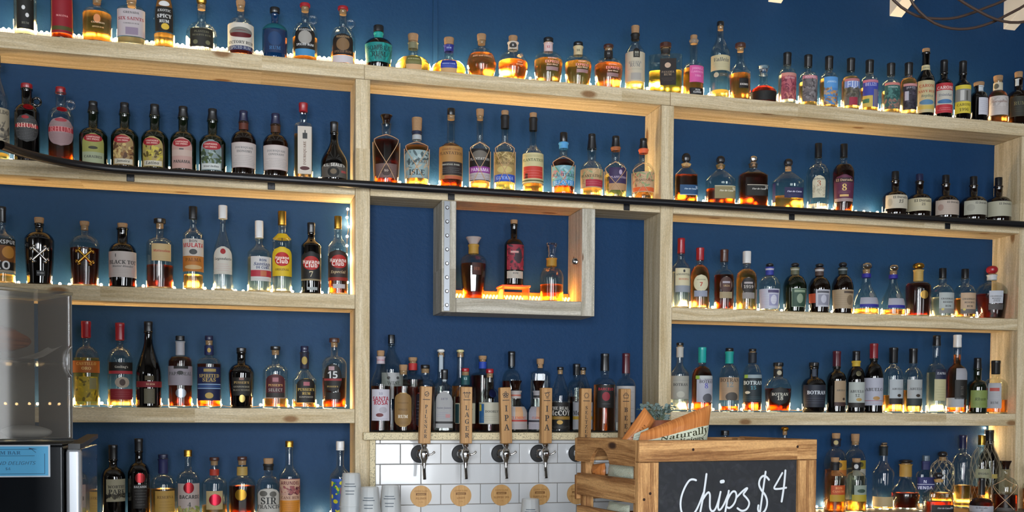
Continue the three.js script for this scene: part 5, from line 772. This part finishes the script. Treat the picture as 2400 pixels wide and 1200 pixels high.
// ---------- appliance with price card, pastry case on top ----------
{
  const top = CH - 0.0775, H = top - BAR, t = thing('counter_cooler', 'black fronted counter cooler with brushed steel corner and blue price card', 'cooler', [-1.1, BAR, 1.3]);
  const panel = phy({ color: '#11161c', roughness: 0.32, clearcoat: 0.5, clearcoatRoughness: 0.2, roughnessMap: dataTex(256, 256, (x, y) => { const v = 150 + 100 * N1(x * 0.03, y * 0.03) * N2(x * 0.1, y * 0.07); return [v, v, v]; }, false) });
  part('front_panel', board(-0.5, 0.252, 0.0, H - 0.006, -0.3, 0, 'x', 0.004), panel, t);
  part('corner_post', board(0.2575, 0.2895, 0.0, H - 0.012, -0.032, 0.001, 'y', 0.009), std({ color: '#c9ced4', metalness: 0.55, roughness: 0.34 }), t);
  part('side_panel', board(0.254, 0.288, 0.0, H - 0.012, -0.32, -0.033, 'y', 0.003), phy({ color: '#2a2320', roughness: 0.1, metalness: 0.35, clearcoat: 1 }), t);
  const lid = new THREE.Shape(); lid.moveTo(-0.003, H - 0.012); lid.lineTo(0.034, H - 0.012); lid.lineTo(0.325, H + 0.004); lid.lineTo(0.325, H + 0.012); lid.lineTo(0.03, H - 0.002); lid.lineTo(-0.003, H - 0.002);
  part('top_trim', new THREE.ExtrudeGeometry(lid, { depth: 0.025, bevelEnabled: true, bevelSize: 0.001, bevelThickness: 0.001, bevelSegments: 1 }).rotateY(Math.PI / 2).translate(0.264, 0, 0), M.black, t);
  part('top', board(-0.5, 0.252, H - 0.006, H, -0.3, 0, 'x', 0.002), M.black, t);
  const g = new THREE.PlaneGeometry(0.16, 0.0705); sheetUV(g, 740, 260, 560, 300); 
  const card = part('price_card', board(0.066, 0.2265, H - 0.0745, H - 0.0035, 0.0004, 0.003, 'x', 0.0005), std({ color: '#dfeaf2', roughness: 0.3 }), t, 'blue price card in clear holder');
  part('card_print', g.translate(0.1462, H - 0.039, 0.0034), std({ map: plateTex, roughness: 0.5 }), card);
}
{
  const t = thing('pastry_case', 'clear acrylic pastry case standing on the counter cooler', 'pastry case', [-0.838, CH - 0.077, 1.2], Math.PI / 6);
  const ac = phy({ color: '#eceae6', transmission: 0.95, roughness: 0.04, thickness: 0 }), frost = phy({ color: '#b4b0aa', transmission: 0.7, roughness: 0.6, thickness: 0 }), clear = pane('#f2f6f6', 0.05), W = -0.44, D = -0.2, H = 0.345;
  part('front_panel', board(W, -0.012, 0.008, H - 0.008, -0.003, 0, 'x', 0.0008), ac, t);
  part('back_panel', board(W, -0.012, 0.008, H - 0.008, D, D + 0.003, 'x', 0.0008), frost, t, 'frosted grey back sheet');
  part('side_panel', board(-0.004, 0, 0.008, H - 0.008, D + 0.004, -0.004, 'x', 0.0008), frost, t);
  part('side_panel', board(W, W + 0.004, 0.008, H - 0.008, D + 0.004, -0.004, 'x', 0.0008), clear, t);
  part('top', board(W, 0.001, H - 0.008, H, D, 0.001, 'x', 0.002), pane('#f0f2f0', 0.1), t);
  part('base', board(W, 0.001, 0, 0.0075, D, 0.001, 'x', 0.002), pane('#b8bcbc', 0.3), t);
  part('shelf', board(W + 0.005, -0.013, 0.178, 0.183, D + 0.004, -0.004, 'x', 0.001), pane('#f0f2f2', 0.1), t);
  for (const x of [-0.0065, -0.158]) part('edge_rod', cyl(0.0042, 0.0042, H - 0.02, 12).translate(x, H / 2, x < -0.1 ? D + 0.009 : -0.006), solidGlass, t);
  part('door_grip', tube([[-0.007, 0.15, 0.003], [-0.0155, 0.165, 0.01], [-0.018, 0.185, 0.012], [-0.0155, 0.205, 0.01], [-0.007, 0.22, 0.003]], 0.004, 20, 8), solidGlass, t);
  // food: own things, placed in the case's axes
  const put = (o, x, y, z, ry = 0) => { const p = V3(x, y, z).applyAxisAngle(V3(0, 1, 0), Math.PI / 6).add(t.position); o.position.copy(p); o.rotation.y = Math.PI / 6 + ry; };
  const dough = std({ color: '#a9683c', roughness: 0.7, map: dataTex(128, 128, (x, y) => { const v = 170 + 85 * N1(x * 0.08, y * 0.2); return [v, v * 0.95, v * 0.88]; }, true) });
  const roll = new THREE.SphereGeometry(1, 32, 20); { const p = roll.attributes.position; for (let i = 0; i < p.count; i++) { const x = p.getX(i), a = 1 + 0.06 * Math.cos(x * 14); p.setXYZ(i, x * 0.085, p.getY(i) * 0.03 * a * (1 - 0.25 * x * x), p.getZ(i) * 0.036 * a); } roll.computeVertexNormals(); }
  const bread = single('croissant', roll, dough, 'brown baked croissant on paper inside pastry case', 'pastry'); put(bread, -0.135, 0.2365, -0.11, 0.1); bread.rotation.z = -0.05;
  const sheetGeo = (w, d, f) => { const g = new THREE.PlaneGeometry(w, d, 20, 12).rotateX(-Math.PI / 2), p = g.attributes.position; for (let i = 0; i < p.count; i++) p.setY(i, f(p.getX(i) / w + 0.5, p.getZ(i) / d + 0.5)); g.computeVertexNormals(); return g; };
  const wax = phy({ color: '#e6e6e6', roughness: 0.7, transmission: 0.2, thickness: 0, side: THREE.DoubleSide });
  const pp = single('baking_paper', sheetGeo(0.3, 0.15, (u, v) => 0.002 + 0.055 * Math.max(0, u - 0.82) ** 1.1 * 4 * (0.75 + 0.25 * v) + 0.0 * v + 0.008 * N1(u * 6, v * 5)), wax, 'crumpled white baking paper under croissant', 'paper'); put(pp, -0.163, 0.1838, -0.1);
  const puff = (s) => { const g = new THREE.SphereGeometry(1, 24, 14), p = g.attributes.position; for (let i = 0; i < p.count; i++) { const y = p.getY(i), k = 1 + 0.18 * N1(p.getX(i) * 3 + s, p.getZ(i) * 3); p.setXYZ(i, p.getX(i) * 0.05 * k, Math.max(y, -0.75) * 0.017 + 0.013, p.getZ(i) * 0.05 * k); } g.computeVertexNormals(); return g; };
  put(single('paper_bag', puff(1), wax, 'white folded paper bag on floor of pastry case', 'paper bag'), -0.075, 0.0078, -0.09);
  const cone = new THREE.ConeGeometry(0.045, 0.045, 5, 4).translate(0, 0.0225, 0); put(single('paper_napkin', cone, wax, 'white folded paper napkin peak in pastry case corner', 'napkin'), -0.165, 0.0078, -0.08);
}

// ---------- crate of chips with chalkboard ----------
{
  const t = thing('wooden_crate', 'brown wooden slatted crate with chalkboard front', 'crate', [0.52, BAR + 0.0005, 1.3], 9.2 * Math.PI / 180);
  const W = 0.573, D = -0.34, H = 0.477;
  part('top_rail', board(0, W, 0.421, H, -0.018, 0), M.crate, t); part('bottom_rail', board(0, W, 0, 0.056, -0.018, 0), M.crate, t);
  part('stile', board(0, 0.062, 0.0565, 0.4205, -0.018, -0.001, 'y'), M.crate, t); part('stile', board(W - 0.062, W, 0.0565, 0.4205, -0.018, -0.001, 'y'), M.crate, t);
  const slate = document.createElement('canvas'); slate.width = 1024; slate.height = 832; const c = slate.getContext('2d');
  c.fillStyle = '#24262a'; c.fillRect(0, 0, 1024, 832);
  for (let i = 0; i < 900; i++) { c.fillStyle = 'rgba(' + (rnd() > 0.5 ? '120,124,130' : '20,20,22') + ',' + (0.02 + rnd() * 0.05).toFixed(3) + ')'; c.beginPath(); c.ellipse(rnd() * 1024, rnd() * 832, 6 + rnd() * 60, 3 + rnd() * 18, rnd() * 3, 0, 7); c.fill(); }
  c.strokeStyle = '#d5dade'; c.lineCap = c.lineJoin = 'round';
  const X = (x) => (x - 830) / 1280 * 1024, Y = (y) => (y - 620) / 1280 * 1024;
  const stroke = (w, ...p) => { c.lineWidth = w; c.beginPath(); c.moveTo(X(p[0]), Y(p[1])); let i = 2; for (; i + 3 < p.length; i += 2) { const mx = (p[i] + p[i + 2]) / 2, my = (p[i + 1] + p[i + 3]) / 2; c.quadraticCurveTo(X(p[i]), Y(p[i + 1]), X(mx), Y(my)); } c.lineTo(X(p[i]), Y(p[i + 1])); c.stroke(); };
  stroke(13, 1172, 762, 1130, 745, 1085, 790, 1045, 870, 1034, 940, 1048, 1010, 1090, 1036, 1130, 1034, 1172, 1000, 1205, 940, 1240, 860);
  stroke(14, 1265, 718, 1254, 800, 1240, 880, 1214, 1000); stroke(13, 1238, 905, 1275, 852, 1300, 862, 1298, 930, 1300, 985, 1325, 1006, 1352, 985, 1378, 920, 1395, 856);
  stroke(13, 1395, 856, 1378, 930, 1372, 990, 1395, 995, 1430, 950, 1462, 880); stroke(22, 1400, 778, 1418, 776);
  stroke(14, 1470, 850, 1456, 930, 1440, 1010, 1428, 1080, 1420, 1150); stroke(13, 1458, 920, 1490, 860, 1530, 850, 1545, 890, 1525, 950, 1480, 985, 1458, 975);
  stroke(13, 1545, 900, 1600, 850, 1650, 826, 1622, 860, 1600, 880, 1640, 910, 1668, 950, 1640, 1000, 1590, 1010, 1552, 985);
  stroke(14, 1845, 772, 1815, 738, 1770, 745, 1745, 800, 1770, 850, 1815, 890, 1836, 950, 1815, 1015, 1770, 1040, 1742, 1005, 1748, 970); stroke(14, 1812, 710, 1795, 820, 1775, 950, 1755, 1080);
  stroke(13, 1972, 722, 1920, 800, 1885, 846, 1950, 846, 2012, 838); stroke(15, 2002, 704, 1996, 780, 1984, 870, 1970, 945);
  const st = new THREE.CanvasTexture(slate); st.colorSpace = THREE.SRGBColorSpace;
  part('chalkboard_frame_back', board(0.055, W - 0.055, 0.05, 0.43, -0.0135, -0.0105), M.black, t);
  const cb = new THREE.PlaneGeometry(W - 0.124, 0.364); cb.translate(W / 2, 0.0565 + 0.182, -0.0102); part('chalkboard', cb, std({ map: st, roughness: 0.85 }), t, 'slate with white chalk lettering');
  for (const x of [0.0006, W - 0.0126]) {
    const s = new THREE.Shape(); s.moveTo(D, 0.409); s.lineTo(-0.262, 0.409); s.absarc(-0.207, 0.3955, 0.0555, Math.PI - 0.24, 0.24, true); s.lineTo(-0.019, 0.409); s.lineTo(-0.019, H); s.lineTo(D, H);
    const g = new THREE.ExtrudeGeometry(s, { depth: 0.012, bevelEnabled: false, curveSegments: 16 }).rotateY(-Math.PI / 2).translate(x + 0.012, 0, 0);
    part('side_slat', metricUV(g, 'z'), M.crate, t);
    for (const [a, b] of [[0.314, 0.376], [0.222, 0.284], [0.13, 0.192], [0.03, 0.1]]) part('side_slat', board(x, x + 0.012, a, b, D, -0.019, 'z', 0.0015), M.crate, t);
    const px = x < 0.1 ? 0.0128 : W - 0.0408; part('corner_post', board(px, px + 0.028, 0.012, H - 0.004, D, D + 0.028, 'y'), M.crate, t); part('corner_post', board(px, px + 0.028, 0.012, H - 0.004, -0.047, -0.019, 'y'), M.crate, t);
  }
  for (const [a, b] of [[0.41, H - 0.002], [0.3, 0.37], [0.19, 0.26], [0.06, 0.14]]) part('back_slat', board(0, W, a, b, D - 0.013, D - 0.0005), M.crate, t);
  part('floor_board', board(0.013, W - 0.013, 0, 0.0115, D + 0.0005, -0.0185), M.crate, t);
  for (const [x, y] of [[0.165, 0.452], [0.505, 0.457], [0.036, 0.34], [0.018, 0.325]]) part('nail_hole', new THREE.CylinderGeometry(0.0038, 0.0038, 0.0012, 10).rotateX(Math.PI / 2).translate(x, y, y < 0.4 ? -0.0008 : 0.0001), std({ color: '#2a140a', roughness: 0.9 }), t);
  // chip bags: quads with a bulge, in the crate's axes
  const place = (o) => { o.position.copy(t.position); o.rotation.y = t.rotation.y; };
  function bag(q, thick, name, label, cat, uvr, mat = bagMat) {     // q: lower left, lower right, upper right, upper left
    const n = 16, pos = [], uv = [], idx = [], A = q.map((p) => V3(...p)), nor = V3().crossVectors(A[1].clone().sub(A[0]), A[3].clone().sub(A[0])).normalize();
    for (const s of [1, -1]) for (let j = 0; j <= n; j++) for (let i = 0; i <= n; i++) {
      const u = i / n, v = j / n, p = A[0].clone().lerp(A[1], u).lerp(A[3].clone().lerp(A[2], u), v), e = Math.min(1, 4 * u * (1 - u)) ** 0.55 * Math.min(1, 4 * v * (1 - v)) ** 0.55;
      p.addScaledVector(nor, s * thick * e * (0.85 + 0.3 * N1(u * 5 + thick * 90, v * 5)) + (e > 0.05 ? 0.003 * (N2(u * 11, v * 9) - 0.5) : 0));
      pos.push(p.x, p.y, p.z); uv.push((uvr[0] + u * uvr[2]) / 2048, 1 - (uvr[1] + (1 - v) * uvr[3]) / 1024);
    }
    const K = (n + 1) * (n + 1);
    for (let s = 0; s < 2; s++) for (let j = 0; j < n; j++) for (let i = 0; i < n; i++) { const a = s * K + j * (n + 1) + i, b = a + 1, d = a + n + 1, e = d + 1; s ? idx.push(a, e, b, a, d, e) : idx.push(a, b, e, a, e, d); }
    const g = new THREE.BufferGeometry(); g.setAttribute('position', new THREE.Float32BufferAttribute(pos, 3)); g.setAttribute('uv', new THREE.Float32BufferAttribute(uv, 2)); g.setIndex(idx); g.computeVertexNormals();
    const o = single(name, g, mat, label, cat, 'chip bags in the crate'); place(o); return o;
  }
  bag([[0.065, 0.452, -0.12], [0.285, 0.43, -0.12], [0.304, 0.573, -0.12], [0.078, 0.494, -0.12]], 0.026, 'chip_bag', 'large orange and cream chip bag sticking out of crate top', 'chip bag', [745, 585, 550, 410]);
  bag([[0.05, 0.455, -0.2], [0.105, 0.43, -0.2], [0.172, 0.527, -0.2], [0.137, 0.563, -0.2]], 0.022, 'chip_bag', 'brown twisted chip bag leaning at crate corner', 'chip bag', [1325, 585, 330, 410]);
  bag([[0.06, 0.40, -0.158], [0.13, 0.40, -0.158], [0.125, 0.507, -0.158], [0.08, 0.49, -0.158]], 0.012, 'chip_bag', 'pale green chip bag between orange and brown bags', 'chip bag', [1685, 585, 330, 330]);
  bag([[0.032, 0.365, -0.305], [0.032, 0.365, -0.232], [0.032, 0.408, -0.232], [0.032, 0.401, -0.305]], 0.013, 'chip_bag', 'orange chip bag end in upper side gap of crate', 'chip bag', [1325, 585, 330, 200]);
  bag([[0.034, 0.362, -0.225], [0.034, 0.366, -0.066], [0.034, 0.40, -0.066], [0.034, 0.436, -0.2]], 0.013, 'chip_bag', 'pale chip bag with text behind hand hole of crate', 'chip bag', [1685, 585, 330, 410]);
  bag([[0.034, 0.255, -0.235], [0.034, 0.255, -0.1], [0.034, 0.302, -0.1], [0.034, 0.305, -0.21]], 0.013, 'chip_bag', 'pale chip bag in lower side gap of crate', 'chip bag', [1685, 585, 330, 410]);
  bag([[0.30, 0.40, -0.2], [0.46, 0.40, -0.2], [0.45, 0.462, -0.2], [0.31, 0.466, -0.2]], 0.03, 'chip_bag', 'brown chip bag low inside crate behind chalkboard', 'chip bag', [1325, 585, 330, 410]);
}

// ---------- potted eucalyptus behind the crate ----------
{
  const t = thing('potted_plant', 'grey green eucalyptus sprigs in brown pot behind crate', 'plant', [0.93, COUNTER, 0.45]);
  const top = 1.593 - COUNTER;
  part('pot', lathe([[0, 0], [0.03, 0], [0.034, 0.02], [0.04, top - 0.02], [0.042, top], [0.037, top], [0.034, top - 0.03], [0, top - 0.03]], 24), std({ color: '#8a4a2a', roughness: 0.6 }), t);
  const leaves = [], stems = [];
  for (let i = 0; i < 20; i++) {
    const a = rr(0, 6.28), out = rr(0.02, 0.075), h = rr(0.0, 0.055), p = [V3(0, top - 0.03, 0), V3(Math.cos(a) * out * 0.5, top + h * 0.7 + 0.005, Math.sin(a) * out * 0.5), V3(Math.cos(a) * out - 0.01, top + h, Math.sin(a) * out)];
    stems.push(tube(p, 0.0011, 8, 5));
    const cv = new THREE.CatmullRomCurve3(p);
    for (let k = 0; k < 7; k++) { const q = cv.getPoint(0.4 + 0.6 * k / 6), g = new THREE.CircleGeometry(rr(0.0045, 0.0085), 8); const v = g.attributes.position; for (let m = 0; m < v.count; m++) v.setZ(m, -8 * (v.getX(m) ** 2)); g.rotateX(rr(-1.2, 1.2)); g.rotateY(rr(-1.4, 1.4)); g.translate(q.x + rr(-0.008, 0.008), q.y + rr(-0.006, 0.01), q.z + rr(-0.008, 0.008)); leaves.push(g); }
  }
  part('stems', mergeGeometries(stems), std({ color: '#5a6a52', roughness: 0.8 }), t);
  const lm = part('leaves', mergeGeometries(leaves), std({ color: '#7c8f8a', roughness: 0.7, side: THREE.DoubleSide }), t); lm.userData.kind = 'stuff'; lm.geometry.computeVertexNormals();
}

// ---------- cables hanging from the ceiling ----------
{
  const rub = std({ color: '#3a2a22', roughness: 0.55 });
  const A = [[1.04, 3.6, 1.4], [1.1, 2.78, 1.4], [1.172, 2.688, 1.4], [1.211, 2.665, 1.4], [1.246, 2.654, 1.4], [1.296, 2.653, 1.4], [1.353, 2.66, 1.4], [1.406, 2.678, 1.4], [1.46, 2.701, 1.4], [1.508, 2.723, 1.4], [1.62, 2.82, 1.4], [1.7, 3.6, 1.4]];
  const B = [[1.16, 3.6, 1.418], [1.19, 2.74, 1.418], [1.207, 2.692, 1.418], [1.221, 2.672, 1.418], [1.26, 2.643, 1.418], [1.3, 2.629, 1.418], [1.346, 2.625, 1.418], [1.4, 2.633, 1.418], [1.454, 2.652, 1.418], [1.505, 2.678, 1.418], [1.571, 2.717, 1.418], [1.7, 2.84, 1.418], [1.78, 3.6, 1.418]];
  const C = [[1.2, 3.6, 1.436], [1.26, 2.77, 1.436], [1.323, 2.704, 1.436], [1.352, 2.689, 1.436], [1.396, 2.672, 1.436], [1.447, 2.656, 1.436], [1.491, 2.651, 1.436], [1.528, 2.654, 1.436], [1.572, 2.666, 1.436], [1.65, 2.715, 1.436], [1.8, 2.9, 1.436], [1.85, 3.6, 1.436]];
  [A, B, C].forEach((p, i) => single('hanging_cable', tube(p, 0.0036, 90, 8), rub, ['brown hanging cable loop nearest the shelf top, shallowest of three', 'brown hanging cable loop sagging lowest of three', 'brown hanging cable crossing the other two, furthest along'][i], 'cable', 'brown cables hanging from the ceiling'));
}

scene.traverse((o) => { if (o.isLight && !o.isRectAreaLight) o.castShadow = true; });
renderer.render(scene, camera);
